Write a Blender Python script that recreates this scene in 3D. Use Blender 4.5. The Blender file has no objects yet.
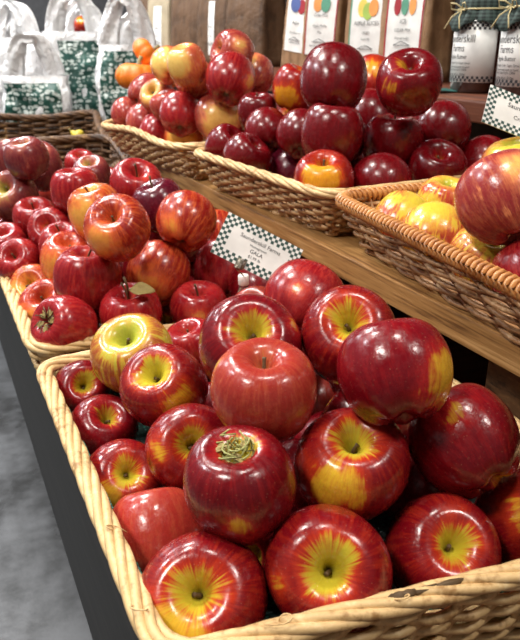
import bpy, bmesh, math, random
from mathutils import Vector, Matrix, Quaternion
PI = math.pi
rnd = random.Random(11)
col = bpy.context.scene.collection
scene = bpy.context.scene

# ------------------------------------------------------------------ nodes
class NT:
    def __init__(s, name):
        s.m = bpy.data.materials.new(name); s.m.use_nodes = True
        s.t = s.m.node_tree; s.t.nodes.clear()
        s.out = s.n('ShaderNodeOutputMaterial')
        s.b = s.n('ShaderNodeBsdfPrincipled'); s.l(s.b.outputs[0], s.out.inputs[0])
    def n(s, k, **kw):
        o = s.t.nodes.new(k)
        for a, v in kw.items(): setattr(o, a, v)
        return o
    def l(s, a, b): s.t.links.new(a, b)
    def inp(s, sock, v):
        if hasattr(v, 'is_linked') or isinstance(v, bpy.types.NodeSocket): s.l(v, sock)
        else:
            if isinstance(v, (tuple, list)) and len(v) == 3 and sock.type == 'RGBA': v = (*v, 1)
            sock.default_value = v
    def math(s, op, a, b=0.0, c=None, clamp=False):
        o = s.n('ShaderNodeMath', operation=op, use_clamp=clamp)
        s.inp(o.inputs[0], a); s.inp(o.inputs[1], b)
        if c is not None: s.inp(o.inputs[2], c)
        return o.outputs[0]
    def vm(s, op, a, b=None, scale=None):
        o = s.n('ShaderNodeVectorMath', operation=op); s.inp(o.inputs[0], a)
        if b is not None: s.inp(o.inputs[1], b)
        if scale is not None: s.inp(o.inputs['Scale'], scale)
        return o.outputs['Value'] if op in ('DOT_PRODUCT', 'LENGTH') else o.outputs[0]
    def mr(s, v, a, b, c=0.0, d=1.0, smooth=True):
        o = s.n('ShaderNodeMapRange'); o.interpolation_type = 'SMOOTHSTEP' if smooth else 'LINEAR'
        for i, x in enumerate((v, a, b, c, d)): s.inp(o.inputs[i], x)
        return o.outputs[0]
    def mix(s, f, a, b, mode='MIX'):
        o = s.n('ShaderNodeMix', data_type='RGBA', blend_type=mode)
        s.inp(o.inputs[0], f); s.inp(o.inputs[6], a); s.inp(o.inputs[7], b)
        return o.outputs[2]
    def noise(s, v, scale, detail=3.0, rough=.5):
        o = s.n('ShaderNodeTexNoise')
        if v is not None: s.l(v, o.inputs['Vector'])
        s.inp(o.inputs['Scale'], scale); o.inputs['Detail'].default_value = detail; o.inputs['Roughness'].default_value = rough
        return o.outputs[0]
    def obj(s): return s.n('ShaderNodeTexCoord').outputs['Object']
    def sep(s, v):
        o = s.n('ShaderNodeSeparateXYZ'); s.l(v, o.inputs[0]); return o.outputs
    def comb(s, x, y, z):
        o = s.n('ShaderNodeCombineXYZ')
        for i, a in enumerate((x, y, z)): s.inp(o.inputs[i], a)
        return o.outputs[0]
    def bump(s, h, strength=.3, dist=.002):
        o = s.n('ShaderNodeBump'); s.l(h, o.inputs['Height']); o.inputs['Strength'].default_value = strength
        o.inputs['Distance'].default_value = dist; s.l(o.outputs[0], s.b.inputs['Normal'])
    def set(s, **kw):
        for k, v in kw.items(): s.inp(s.b.inputs[k.replace('_', ' ')], v)

def plain(name, c, rough=.5, metal=0.0, **kw):
    t = NT(name); v = t.obj()
    n = t.noise(v, 25.0, 3)
    t.set(Base_Color=t.mix(t.mr(n, .3, .7), tuple(x*.88 for x in c), tuple(min(1, x*1.1) for x in c)), Roughness=rough, Metallic=metal, **kw)
    return t.m

def apple_material():
    t = NT('apple_skin'); p = t.obj()
    def at(nm, k='Vector'):
        a = t.n('ShaderNodeAttribute', attribute_type='OBJECT', attribute_name=nm); return a.outputs[k]
    rd = t.n('ShaderNodeObjectInfo').outputs['Random']
    off = t.comb(t.math('MULTIPLY', rd, 37.0), t.math('MULTIPLY', rd, 91.0), t.math('MULTIPLY', rd, 53.0))
    d = t.vm('NORMALIZE', p); x, y, z = t.sep(d)
    a = t.vm('NORMALIZE', t.comb(x, y, 0.0)); ax, ay, _ = t.sep(a)
    sv = t.vm('ADD', t.comb(t.math('MULTIPLY', ax, 4.2), t.math('MULTIPLY', ay, 4.2), t.math('MULTIPLY', z, .7)), off)
    streak = t.noise(sv, 2.3, 4, .62)
    fine = t.noise(t.vm('SCALE', sv, scale=4.0), 2.4, 3, .6)
    big = t.noise(t.vm('ADD', d, off), 1.5, 3, .5)
    th = t.math('MULTIPLY', t.math('ARCCOSINE', t.math('MINIMUM', t.math('MAXIMUM', z, -.9999), .9999)), 57.3)
    lk = t.sep(at('look'))           # cover, stripe, hollow angle
    cover, stripe, dip = lk[0], lk[1], lk[2]
    wob = t.math('MULTIPLY', t.math('SUBTRACT', streak, .5), 26.0)
    wob = t.math('ADD', wob, t.math('MULTIPLY', t.math('SUBTRACT', big, .5), 40.0))
    tw = t.math('ADD', th, wob)
    dm = t.math('SUBTRACT', 1.0, t.mr(tw, t.math('SUBTRACT', dip, 16.0), t.math('ADD', dip, 7.0)))
    U = dm
    for k in ('a', 'b'):
        dt = t.vm('DOT_PRODUCT', d, at('cheek_' + k))
        pt = t.math('MULTIPLY', t.math('ARCCOSINE', t.math('MINIMUM', t.math('MAXIMUM', dt, -.9999), .9999)), 57.3)
        pt = t.math('ADD', pt, t.math('MULTIPLY', t.math('SUBTRACT', big, .5), 60.0))
        pt = t.math('ADD', pt, t.math('MULTIPLY', t.math('SUBTRACT', streak, .5), 32.0))
        ps = at('cheek_size_' + k, 'Fac')
        pm = t.math('SUBTRACT', 1.0, t.mr(pt, t.math('SUBTRACT', ps, 24.0), t.math('ADD', ps, 10.0)))
        pm = t.math('MULTIPLY', pm, t.math('ADD', .62, t.math('MULTIPLY', fine, .5)), clamp=True)
        U = t.math('MAXIMUM', U, pm)
    cv = t.math('ADD', t.math('MULTIPLY', big, .55), t.math('MULTIPLY', streak, .45))
    lo = t.math('ADD', .37, t.math('MULTIPLY', cover, .3))
    m3 = t.mr(cv, lo, t.math('ADD', lo, .12), 0.0, .85)
    U = t.math('MAXIMUM', U, m3)
    red, mid, und = at('skin_red', 'Color'), at('skin_mid', 'Color'), at('skin_under', 'Color')
    sm = t.math('MULTIPLY', t.mr(t.math('ADD', t.math('MULTIPLY', streak, .6), t.math('MULTIPLY', fine, .4)), .44, .62), stripe)
    base = t.mix(sm, red, mid)
    base = t.mix(t.mr(t.noise(t.vm('ADD', d, off), 3.0, 3), .35, .75, 0.0, .4), base, red)
    und = t.mix(t.math('MULTIPLY', dm, .55), und, (.36, .40, .035))
    c = t.mix(t.math('MULTIPLY', U, 2.0, clamp=True), base, mid)
    c = t.mix(t.math('SUBTRACT', t.math('MULTIPLY', U, 2.0), 1.0, clamp=True), c, und)
    ln = t.vm('LENGTH', p)
    c = t.mix(t.mr(th, 3.0, 13.0, .8, 0.0), c, (.09, .06, .015))
    c = t.mix(t.mr(th, 166.0, 174.0, 0.0, .9), c, (.07, .04, .02))
    vo = t.n('ShaderNodeTexVoronoi'); vo.inputs['Scale'].default_value = 15.0; t.l(t.vm('ADD', d, off), vo.inputs['Vector'])
    dots = t.math('SUBTRACT', 1.0, t.mr(vo.outputs['Distance'], .05, .12))
    c = t.mix(t.math('MULTIPLY', dots, t.math('MULTIPLY', at('dots', 'Fac'), .5)), c, (.75, .42, .25))
    t.set(Base_Color=c, Roughness=t.mr(t.noise(t.vm('ADD', d, off), 6.0, 3), .3, .7, .20, .32), Coat_Weight=.22, Coat_Roughness=.12)
    t.b.inputs['Specular IOR Level'].default_value = .42
    t.bump(t.math('ADD', t.noise(d, 7.0, 2), t.math('MULTIPLY', streak, .3)), .05, .015)
    return t.m

def wicker_material(name, c1, c2, c3, rough=.55):
    t = NT(name); v = t.obj()
    n = t.noise(v, 22.0, 4, .6); n2 = t.noise(v, 160.0, 3, .6)
    x = t.math('ADD', t.math('MULTIPLY', n, .6), t.math('MULTIPLY', n2, .4))
    c = t.mix(t.mr(x, .36, .5), c1, c2); c = t.mix(t.mr(x, .52, .66), c, c3)
    t.set(Base_Color=c, Roughness=rough); t.bump(n2, .5, .001); return t.m

def wood_material(name, c1, c2, c3, sc=(75, 3.5, 75), rough=.5):
    t = NT(name); v = t.obj()
    q = t.vm('MULTIPLY', v, tuple(map(float, sc)))
    n = t.noise(q, 1.0, 5, .6); n2 = t.noise(t.vm('SCALE', q, scale=4.0), 1.0, 3, .6); n3 = t.noise(v, 3.0, 2)
    x = t.math('ADD', t.math('MULTIPLY', n, .65), t.math('MULTIPLY', n2, .35))
    c = t.mix(t.mr(x, .34, .5), c1, c2); c = t.mix(t.mr(x, .5, .68), c, c3)
    c = t.mix(t.mr(n3, .55, .8, 0, .35), c, c1)
    t.set(Base_Color=c, Roughness=rough); t.bump(x, .35, .002); return t.m

M = {}
M['apple'] = apple_material()
M['stem'] = plain('apple_stem', (.10, .055, .02), .7)
M['dryleaf'] = plain('dry_leaf', (.30, .22, .07), .7)
M['greenleaf'] = plain('green_leaf', (.10, .16, .04), .6)
M['tendril'] = plain('dry_tendril', (.36, .36, .12), .7)
M['straw'] = wicker_material('pale_straw', (.34, .18, .06), (.66, .44, .20), (.80, .60, .32))
M['reed'] = wicker_material('tan_reed', (.24, .11, .04), (.52, .31, .13), (.74, .52, .27))
M['reeddark'] = wicker_material('brown_reed', (.13, .055, .02), (.36, .18, .07), (.66, .44, .22))
M['binding'] = wicker_material('orange_binding', (.34, .12, .03), (.58, .26, .08), (.70, .38, .14), .35)
M['darkwicker'] = wicker_material('dark_wicker', (.025, .012, .006), (.11, .05, .018), (.34, .19, .07))
M['board'] = wood_material('oak_board', (.13, .055, .015), (.36, .18, .055), (.56, .32, .12))
M['block'] = wood_material('shaded_oak_block', (.03, .012, .005), (.11, .05, .02), (.20, .10, .04), (6, 20, 60))  # board oak darkened, shade under the step put into the colour
M['tabletop'] = wood_material('walnut_top', (.035, .012, .006), (.09, .035, .016), (.16, .07, .035), (2.2, 38, 38))
M['apron'] = wood_material('black_stained_wood', (.004, .004, .004), (.008, .008, .008), (.018, .016, .015), (30, 1.5, 30), .85)
M['redwood'] = wood_material('reddish_wood', (.05, .014, .007), (.12, .035, .015), (.20, .065, .03))
M['blackwood'] = plain('black_panel', (.006, .005, .005), .6)
M['green'] = plain('printed_dark_green', (.012, .055, .042), .5)
M['card'] = plain('white_card', (.80, .78, .74), .45)
M['ink'] = plain('grey_black_ink', (.03, .03, .035), .6)
M['cap'] = plain('white_plastic_cap', (.80, .76, .72), .35)
M['steel'] = plain('steel_wire', (.42, .37, .30), .35, .9)
M['jam'] = plain('dark_fruit_butter', (.035, .009, .005), .12, Coat_Weight=.8, Coat_Roughness=.03)
M['raffia'] = plain('raffia', (.60, .50, .26), .6)
M['whitepaper'] = plain('white_label_paper', (.78, .78, .75), .4)
M['teal'] = plain('teal_tissue', (.02, .10, .085), .55)
M['orangeskin'] = wicker_material('squash_skin', (.78, .15, .008), (.85, .21, .012), (.88, .28, .02), .4)
M['squashstem'] = plain('squash_stem', (.30, .24, .10), .8)
M['red'] = plain('label_red', (.35, .02, .03), .5)
M['labelgreen'] = plain('label_green', (.10, .30, .20), .5)
M['labellime'] = plain('label_lime', (.35, .50, .10), .5)
M['labelyellow'] = plain('label_yellow', (.75, .60, .12), .5)
M['labelorange'] = plain('label_orange', (.75, .30, .08), .5)
M['labelblue'] = plain('label_blue', (.08, .12, .32), .5)
M['cream'] = plain('cream_paper', (.40, .33, .22), .6)

def glass_mat():
    t = NT('clear_glass'); t.set(Base_Color=(.95, .95, .95), Roughness=.03, IOR=1.45); t.b.inputs['Transmission Weight'].default_value = .95
    return t.m
M['glass'] = glass_mat()

def kraft(name, c1, c2, c3):
    t = NT(name); v = t.obj(); n = t.noise(v, 9.0, 5, .6); q = t.noise(t.vm('MULTIPLY', v, (60., 60., 3.)), 1.0, 3)
    x = t.math('ADD', t.math('MULTIPLY', n, .7), t.math('MULTIPLY', q, .3))
    c = t.mix(t.mr(x, .38, .5), c1, c2); c = t.mix(t.mr(x, .5, .64), c, c3)
    t.set(Base_Color=c, Roughness=.55); t.bump(n, .6, .02); return t.m
M['kraft'] = kraft('kraft_paper', (.20, .11, .05), (.30, .17, .085), (.38, .23, .12))
M['kraftdark'] = kraft('dark_kraft_paper', (.075, .04, .02), (.13, .07, .035), (.19, .11, .06))

def poly_mat():
    t = NT('white_film'); v = t.obj(); n = t.noise(v, 14.0, 5, .65)
    t.set(Base_Color=t.mix(t.mr(n, .3, .7), (.84, .83, .83), (.95, .95, .95)), Roughness=.3)
    t.b.inputs['Transmission Weight'].default_value = .12
    t.b.inputs['Subsurface Weight'].default_value = .0
    t.bump(n, .9, .03); return t.m
M['film'] = poly_mat()

def print_mat():
    t = NT('green_printed_film'); v = t.obj(); x, y, z = t.sep(v)
    q = t.comb(t.math('MULTIPLY', y, 52.0), t.math('MULTIPLY', x, 52.0), t.math('MULTIPLY', z, 70.0))
    wob = t.noise(v, 30.0, 2); q = t.vm('ADD', q, t.comb(wob, wob, wob))
    vo = t.n('ShaderNodeTexVoronoi'); vo.inputs['Scale'].default_value = 1.0; vo.inputs['Randomness'].default_value = .55; t.l(q, vo.inputs['Vector'])
    m = t.math('SUBTRACT', 1.0, t.mr(vo.outputs['Distance'], .38, .52))
    n = t.noise(v, 110.0, 2); m = t.math('MULTIPLY', m, t.mr(n, .36, .46))
    big = t.noise(v, 14.0, 4)
    t.set(Base_Color=t.mix(m, t.mix(t.mr(big, .35, .7), (.006, .045, .033), (.022, .10, .078)), (.50, .56, .52)), Roughness=.35)
    t.bump(big, .9, .03); return t.m
M['print'] = print_mat()

def cloth_mat():
    t = NT('green_gingham_cloth'); v = t.obj(); x, y, z = t.sep(v)
    ang = t.math('MULTIPLY', t.math('ARCTAN2', y, x), 26.0)
    a = t.mr(t.math('SINE', ang), -.2, .2); b = t.mr(t.math('SINE', t.math('MULTIPLY', z, 1400.0)), -.2, .2)
    s = t.math('MULTIPLY', t.math('ADD', a, b), .5)
    t.set(Base_Color=t.mix(s, (.006, .013, .011), (.05, .08, .07)), Roughness=.8); return t.m
M['cloth'] = cloth_mat()

def concrete():
    t = NT('polished_concrete'); v = t.obj()
    n = t.noise(v, 2.2, 6, .6); n2 = t.noise(v, 18.0, 4, .6)
    x = t.math('ADD', t.math('MULTIPLY', n, .7), t.math('MULTIPLY', n2, .3))
    c = t.mix(t.mr(x, .36, .62), (.055, .055, .055), (.165, .168, .175))
    t.set(Base_Color=c, Roughness=t.mr(n, .35, .65, .22, .5)); t.bump(n2, .2, .01); return t.m
M['concrete'] = concrete()
M['wall'] = plain('grey_plaster', (.12, .12, .125), .8)
M['walldark'] = plain('dark_panelling', (.018, .012, .009), .6)
M['ceiling'] = plain('dark_ceiling', (.04, .04, .04), .8)

def netting():
    t = NT('green_mesh'); v = t.obj()
    q = t.vm('SCALE', v, scale=190.0)
    vo = t.n('ShaderNodeTexVoronoi'); vo.inputs['Scale'].default_value = 1.0; vo.inputs['Randomness'].default_value = .25; t.l(q, vo.inputs['Vector'])
    m = t.mr(vo.outputs['Distance'], .30, .5)
    t.set(Base_Color=t.mix(m, (.03, .22, .16), (.002, .018, .013)), Roughness=.5)
    t.bump(vo.outputs['Distance'], .8, .002); return t.m
M['net'] = netting()

# ------------------------------------------------------------------ mesh helpers
class MB:
    def __init__(s): s.v = []; s.f = []; s.mi = []
    def add(s, vs, fs, mi=0):
        o = len(s.v); s.v += [tuple(v) for v in vs]
        for f in fs: s.f.append(tuple(i + o for i in f)); s.mi.append(mi)
    def box(s, c, d, mi=0, rot=None, bev=0.0):
        x, y, z = (k / 2 for k in d)
        if bev <= 0:
            vs = [Vector((a*x, b*y, e*z)) for a in (-1, 1) for b in (-1, 1) for e in (-1, 1)]
            fs = [(0,1,3,2),(4,6,7,5),(0,4,5,1),(2,3,7,6),(0,2,6,4),(1,5,7,3)]
        else:
            bm = bmesh.new(); bmesh.ops.create_cube(bm, size=1.0)
            for v in bm.verts: v.co = Vector((v.co.x*d[0], v.co.y*d[1], v.co.z*d[2]))
            bmesh.ops.bevel(bm, geom=bm.edges[:], offset=bev, segments=2, affect='EDGES', profile=.6)
            bm.verts.index_update(); vs = [v.co.copy() for v in bm.verts]; fs = [tuple(v.index for v in f.verts) for f in bm.faces]; bm.free()
        if rot: vs = [rot @ v for v in vs]
        s.add([v + Vector(c) for v in vs], fs, mi)
    def tube(s, pts, r, sides=6, closed=False, mi=0, cap=True, flat=1.0):
        pts = [Vector(p) for p in pts]; n = len(pts); rr = r if isinstance(r, (list, tuple)) else [r]*n
        vs = []; prev = None
        for i, p in enumerate(pts):
            if closed: t = pts[(i+1) % n] - pts[i-1]
            else: t = pts[min(i+1, n-1)] - pts[max(i-1, 0)]
            if t.length < 1e-9: t = Vector((0, 0, 1))
            t.normalize()
            if closed:
                u = Vector((0, 0, 1)) - t*t.z
                if u.length < 1e-3: u = Vector((1, 0, 0))
            else:
                if prev is None:
                    u = t.orthogonal()
                else: u = prev - t*prev.dot(t)
            u.normalize(); prev = u; w = t.cross(u)
            for k in range(sides):
                a = 2*PI*k/sides; vs.append(p + u*math.cos(a)*rr[i] + w*math.sin(a)*rr[i]*flat)
        fs = []
        for i in range(n if closed else n-1):
            j = (i+1) % n
            for k in range(sides):
                k2 = (k+1) % sides; fs.append((i*sides+k, i*sides+k2, j*sides+k2, j*sides+k))
        if not closed and cap: fs += [tuple(range(sides))[::-1], tuple((n-1)*sides + k for k in range(sides))]
        s.add(vs, fs, mi)
    def lathe(s, prof, seg=32, c=(0, 0, 0), mi=0, cap=True):
        vs = [(c[0]+r*math.cos(2*PI*k/seg), c[1]+r*math.sin(2*PI*k/seg), c[2]+z) for r, z in prof for k in range(seg)]
        fs = [(i*seg+k, i*seg+(k+1) % seg, (i+1)*seg+(k+1) % seg, (i+1)*seg+k) for i in range(len(prof)-1) for k in range(seg)]
        if cap: fs += [tuple(range(seg))[::-1], tuple((len(prof)-1)*seg+k for k in range(seg))]
        s.add(vs, fs, mi)
    def build(s, name, mats, parent=None, smooth=True, loc=None, rot=None):
        me = bpy.data.meshes.new(name); me.from_pydata(s.v, [], s.f); 
        mats = mats if isinstance(mats, (list, tuple)) else [mats]
        for m in mats: me.materials.append(M[m] if isinstance(m, str) else m)
        for p, mi in zip(me.polygons, s.mi): p.material_index = mi; p.use_smooth = smooth
        me.validate(); me.update()
        o = bpy.data.objects.new(name, me); col.objects.link(o)
        if parent: o.parent = parent
        if loc: o.location = loc
        if rot: o.rotation_euler = rot
        return o

def tag(o, label, cat, group=None, kind=None):
    if label: o['label'] = label
    if cat: o['category'] = cat
    if group: o['group'] = group
    if kind: o['kind'] = kind
    return o
def empty(name, loc, rz=0.0):
    o = bpy.data.objects.new(name, None); o.empty_display_size = .02; col.objects.link(o); o.location = loc; o.rotation_euler = (0, 0, rz); return o
def struct(o): o['kind'] = 'structure'; return o

TXT = {}
def text_mesh(body, size):
    k = (body, size)
    if k in TXT: return TXT[k]
    cu = bpy.data.curves.new('t', 'FONT'); cu.body = body; cu.size = size; cu.align_x = 'CENTER'; cu.align_y = 'CENTER'; cu.resolution_u = 2
    to = bpy.data.objects.new('t', cu); col.objects.link(to); bpy.context.view_layer.update()
    me = bpy.data.meshes.new_from_object(to.evaluated_get(bpy.context.evaluated_depsgraph_get()))
    r = ([v.co.copy() for v in me.vertices], [tuple(p.vertices) for p in me.polygons])
    bpy.data.objects.remove(to); bpy.data.curves.remove(cu); bpy.data.meshes.remove(me)
    TXT[k] = r; return r
def put_text(mb, body, size, x, y, fn, mi=0, bold=1.0):
    vs, fs = text_mesh(body, size)
    mb.add([fn(v.x*bold + x, v.y + y) for v in vs], fs, mi)

# ------------------------------------------------------------------ setting
CAM = Vector((0, 0, 1.30))
F = 700.0
PITCH = math.atan(285/700.0); YAW = math.atan(355/(700/math.cos(PITCH)))
camd = bpy.data.cameras.new('camera'); cam = bpy.data.objects.new('camera', camd); col.objects.link(cam)
cam.location = CAM; cam.rotation_euler = (PI/2 - PITCH, 0, -YAW)
camd.sensor_fit = 'HORIZONTAL'; camd.sensor_width = 36.0; camd.lens = F/520*36
camd.clip_start = .01; camd.clip_end = 60
camd.dof.use_dof = True; camd.dof.focus_distance = .62; camd.dof.aperture_fstop = 20.0
scene.camera = cam
RT = cam.rotation_euler.to_matrix()          # columns: right, up, back

m = MB(); m.box((.6, 2.2, -.03), (6.0, 7.6, .06)); struct(m.build('floor', 'concrete', smooth=False))
m = MB(); m.box((.6, 2.2, 3.33), (6.0, 7.6, .06)); struct(m.build('ceiling', 'ceiling', smooth=False))
m = MB(); m.box((1.85, 2.2, 1.65), (.1, 7.4, 3.3)); struct(m.build('wall_right', 'walldark', smooth=False))
m = MB(); m.box((-2.25, 2.2, 1.65), (.1, 7.4, 3.3)); struct(m.build('wall_left', 'wall', smooth=False))
m = MB(); m.box((-.2, 5.85, 1.65), (4.0, .1, 3.3)); struct(m.build('wall_back', 'wall', smooth=False))
m = MB(); m.box((-.2, -1.45, 1.65), (4.0, .1, 3.3)); struct(m.build('wall_front', 'wall', smooth=False))

# display table
TZ = .88
t = empty('display_table', (.0, .0, .0)); tag(t, 'long wooden display table with a black-stained side carrying the lower apple baskets', 'table')
m = MB(); m.box((.711, 1.75, TZ-.0175), (1.22, 4.3, .035), bev=.002); m.build('table_top', 'tabletop', t, False)
m = MB(); m.box((.0935, 1.75, TZ-.001-.120), (.015, 4.26, .240), bev=.002); m.build('apron', 'apron', t, False)
for x, y in ((.16, -.3), (.16, 3.7), (1.25, -.3), (1.25, 3.7)):
    m = MB(); m.box((x, y, (TZ-.035)/2), (.08, .08, TZ-.035), bev=.004); m.build('leg', 'blackwood', t, False)

# raised step
ST = 1.30 - .250
t = empty('display_step', (0, 0, 0)); tag(t, 'raised oak board step carrying the three upper apple baskets', 'shelf')
m = MB(); m.box((.442+.205, .70, ST-.015), (.41, 2.0, .030), bev=.002); m.build('tread_board', 'board', t, False)
for y in (.39, 1.0, 1.55):
    m = MB(); m.box((.512, y, (ST-.030+TZ)/2), (.065, .18, ST-.030-TZ), bev=.002); m.build('support_block', 'block', t, False)
m = MB(); m.box((.885, .72, (TZ+1.172)/2), (.012, 2.04, 1.172-TZ)); o = m.build('back_panel', 'blackwood', None, False); tag(o, 'black panel closing the space between the lower step and the upper shelf', 'panel')
m = MB(); m.box((.69, 1.96, (TZ+ST)/2), (.38, .44, ST-TZ), bev=.004); o = m.build('dark_crate', 'blackwood', None, False); tag(o, 'dark crate under the small basket of orange squashes', 'crate')

# upper shelf
UT = 1.30 - .094
t = empty('upper_shelf', (0, 0, 0)); tag(t, 'reddish wooden upper shelf carrying the jars and brown paper pouches', 'shelf')
m = MB(); m.box((1.10, 1.65, UT-.0165), (.64, 3.9, .033), bev=.003); m.build('shelf_board', 'redwood', t, False)
for y in (-.28, 3.58):
    m = MB(); m.box((1.36, y, (UT-.033+TZ)/2), (.08, .04, UT-.033-TZ)); m.build('bracket', 'blackwood', t, False)
m = MB(); m.box((1.60, 1.65, 1.3), (.12, 3.9, 2.59)); o = m.build('dark_cabinet', 'blackwood', None, False); tag(o, 'dark tall cabinet standing behind the paper pouches', 'cabinet')

# ------------------------------------------------------------------ baskets
def rounded(corners, rad):
    pts = []
    n = len(corners); C = [Vector(c) for c in corners]
    for i in range(n):
        p, a, b = C[i], C[i-1], C[(i+1) % n]
        u = (a-p).normalized(); v = (b-p).normalized()
        s, e = p+u*rad, p+v*rad
        for k in range(9):
            q = k/8; pts.append((1-q)**2*s + 2*q*(1-q)*p + q*q*e)
    return pts
def resample(pts, N):
    P = pts + [pts[0]]; L = [0]
    for a, b in zip(P, P[1:]): L.append(L[-1] + (b-a).length)
    out = []; j = 0
    for i in range(N):
        s = L[-1]*i/N
        while L[j+1] < s: j += 1
        q = (s-L[j])/max(1e-9, L[j+1]-L[j]); out.append(P[j].lerp(P[j+1], q))
    return out, L[-1]

def basket(label, group, corners, zb, zr, flare=.03, wall='reed', rim='reed', stakes='reed', rows=11, rw=.003, spacing=.022, amp=.0035,
           rim_style='rope', rim_r=.0062, rad=.05, rise=0.0, wave=0.0, name='wicker_basket', seed=1):
    r_ = random.Random(seed)
    cx = sum(c[0] for c in corners)/4; cy = sum(c[1] for c in corners)/4
    root = empty(name, (cx, cy, zb)); tag(root, label, 'basket', group)
    y0 = min(c[1] for c in corners); y1 = max(c[1] for c in corners)
    base = rounded([Vector((c[0]-cx, c[1]-cy)) for c in corners], rad)
    _, Lt = resample(base, 10)
    ns = int(round(Lt/spacing/2))*2; SP = 4; N = ns*SP
    P, _ = resample(base, N)
    nrm = []
    for i in range(N):
        t = (P[(i+2) % N]-P[i-2]).normalized(); q = Vector((-t.y, t.x))
        if q.dot(-P[i]) < 0: q = -q
        nrm.append(q)
    for _ in range(3): nrm = [(nrm[i-1]+nrm[i]+nrm[(i+1) % N]).normalized() for i in range(N)]
    H = zr-zb
    def pos(i, v, off=0.0, dz=0.0):
        i %= N
        p = P[i] + nrm[i]*(flare*(1-v)**1.2 - off)
        yy = (P[i].y+cy-y0)/(y1-y0)
        lift = rise*yy + wave*math.sin(i/N*2*PI*5+seed)
        return Vector((p.x, p.y, v*(H+lift)+dz))
    m = MB()
    for k in range(rows):
        v = (k+.6)/(rows+.4); s = PI*(k % 2); jit = r_.uniform(-.0006, .0006)
        pts = [pos(i, v, amp*math.sin(PI*i/SP+s+PI/4), jit + rw*.35*math.sin(i*.13+k*2)) for i in range(N)]
        m.tube(pts, rw*r_.uniform(.9, 1.08), 6, True)
    m.build('woven_wall', wall, root)
    m = MB()
    for j in range(ns):
        i = j*SP - 1
        m.tube([pos(i, v/4*.98, 0) for v in range(0, 5)], rw*.85, 5)
    o = m.build('upright_stakes', stakes, root)
    m = MB()
    inner = [pos(i, 0, -.001) for i in range(0, N, 2)]; n2 = len(inner)
    vs = [p + Vector((0, 0, .0005)) for p in inner] + [p + Vector((0, 0, .0055)) for p in inner]
    fs = [tuple(range(n2, 2*n2)), tuple(range(n2))[::-1]] + [(i, (i+1) % n2, n2+(i+1) % n2, n2+i) for i in range(n2)]
    m.add(vs, fs); m.build('base', wall, root, False)
    m = MB()
    if rim_style == 'rope':
        K = N*3; turns = max(3, int(Lt/.17))
        for st in range(5):
            pts = []
            for q in range(K):
                i = q/3; i0 = int(i); fr = i-i0
                c = pos(i0, 1).lerp(pos(i0+1, 1), fr); nn = nrm[i0 % N]
                a = 2*PI*turns*q/K + 2*PI*st/5
                pts.append(c + Vector((nn.x, nn.y, 0))*math.cos(a)*rim_r*.74 + Vector((0, 0, 1))*math.sin(a)*rim_r*.52)
            m.tube(pts, rim_r*.50, 7, True)
    else:
        m.tube([pos(i, 1) for i in range(N)], rim_r*.8, 8, True)
        turns = int(Lt/.0075); K = turns*9; pts = []
        for q in range(K):
            i = q/K*N; i0 = int(i); fr = i-i0
            c = pos(i0, 1).lerp(pos(i0+1, 1), fr); nn = nrm[i0 % N]; a = 2*PI*turns*q/K
            pts.append(c + Vector((nn.x, nn.y, 0))*math.cos(a)*rim_r + Vector((0, 0, 1))*math.sin(a)*rim_r)
        m.tube(pts, .0023, 5, True)
    rm = m.build('rim', rim, root)
    if rim_style != 'rope':
        # loose under-rim fill
        pass
    return root, pos, N

GB = 'apple baskets on the lower table'; GS = 'apple baskets on the oak step'
bA, posA, nA = basket('pale straw basket with a thick rope rim, nearest, holding the largest red apples', GB,
    [(.078, .300), (.462, .247), (.455, .735), (.078, .738)], TZ, .96, flare=.018, wall='straw', rim='straw', stakes='straw', rows=10, rw=.0038, spacing=.028, amp=.004, rim_r=.0076, rad=.03, seed=2)
bB, posB, nB = basket('pale straw basket behind the nearest one, holding red gala apples', GB,
    [(.078, .780), (.47, .765), (.47, 1.185), (.078, 1.185)], TZ, .96, flare=.018, wall='straw', rim='straw', stakes='straw', rows=10, rw=.0038, spacing=.028, amp=.004, rim_r=.0078, rad=.03, seed=3)
basket('dark brown wicker basket holding the muted maroon apples, at the far left of the table', GB,
    [(.06, 1.215), (.39, 1.215), (.46, 1.93), (.06, 1.93)], TZ, .99, flare=.03, wall='darkwicker', rim='darkwicker', stakes='darkwicker', rows=14, rw=.0050, spacing=.04, amp=.006, rim_r=.010, rise=.055, rad=.06, seed=4)
basket('dark brown wicker basket of dark gourds in front of the white printed bags', GB,
    [(.06, 1.98), (.46, 1.98), (.55, 2.50), (.06, 2.50)], TZ, 1.03, flare=.03, wall='darkwicker', rim='darkwicker', stakes='darkwicker', rows=16, rw=.0055, spacing=.045, amp=.007, rim_r=.011, rise=.02, rad=.06, wave=.006, seed=5)
basket('tan reed basket furthest along the oak step, holding the pale pink and yellow apples', GS,
    [(.416, 1.185), (.77, 1.21), (.73, 1.68), (.373, 1.66)], ST, 1.115, flare=.04, wall='reed', rim='straw', stakes='reed', rows=10, rw=.0032, spacing=.026, amp=.004, rim_r=.0072, rad=.045, wave=.004, seed=6)
basket('tan reed basket in the middle of the oak step, holding the burgundy apples', GS,
    [(.442, .746), (.81, .762), (.78, 1.185), (.413, 1.155)], ST, 1.115, flare=.038, wall='reed', rim='straw', stakes='reed', rows=11, rw=.0032, spacing=.024, amp=.004, rim_r=.0070, rad=.04, seed=7)
bG, posG, nG = basket('brown wicker basket with an orange bound rim, nearest on the oak step', GS,
    [(.386, .21), (.75, .195), (.775, .725), (.444, .733)], ST, 1.115, flare=.040, wall='reeddark', rim='binding', stakes='reeddark', rows=11, rw=.0028, spacing=.046, amp=.0052, rim_style='bound', rim_r=.0072, rad=.035, seed=8)

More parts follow.
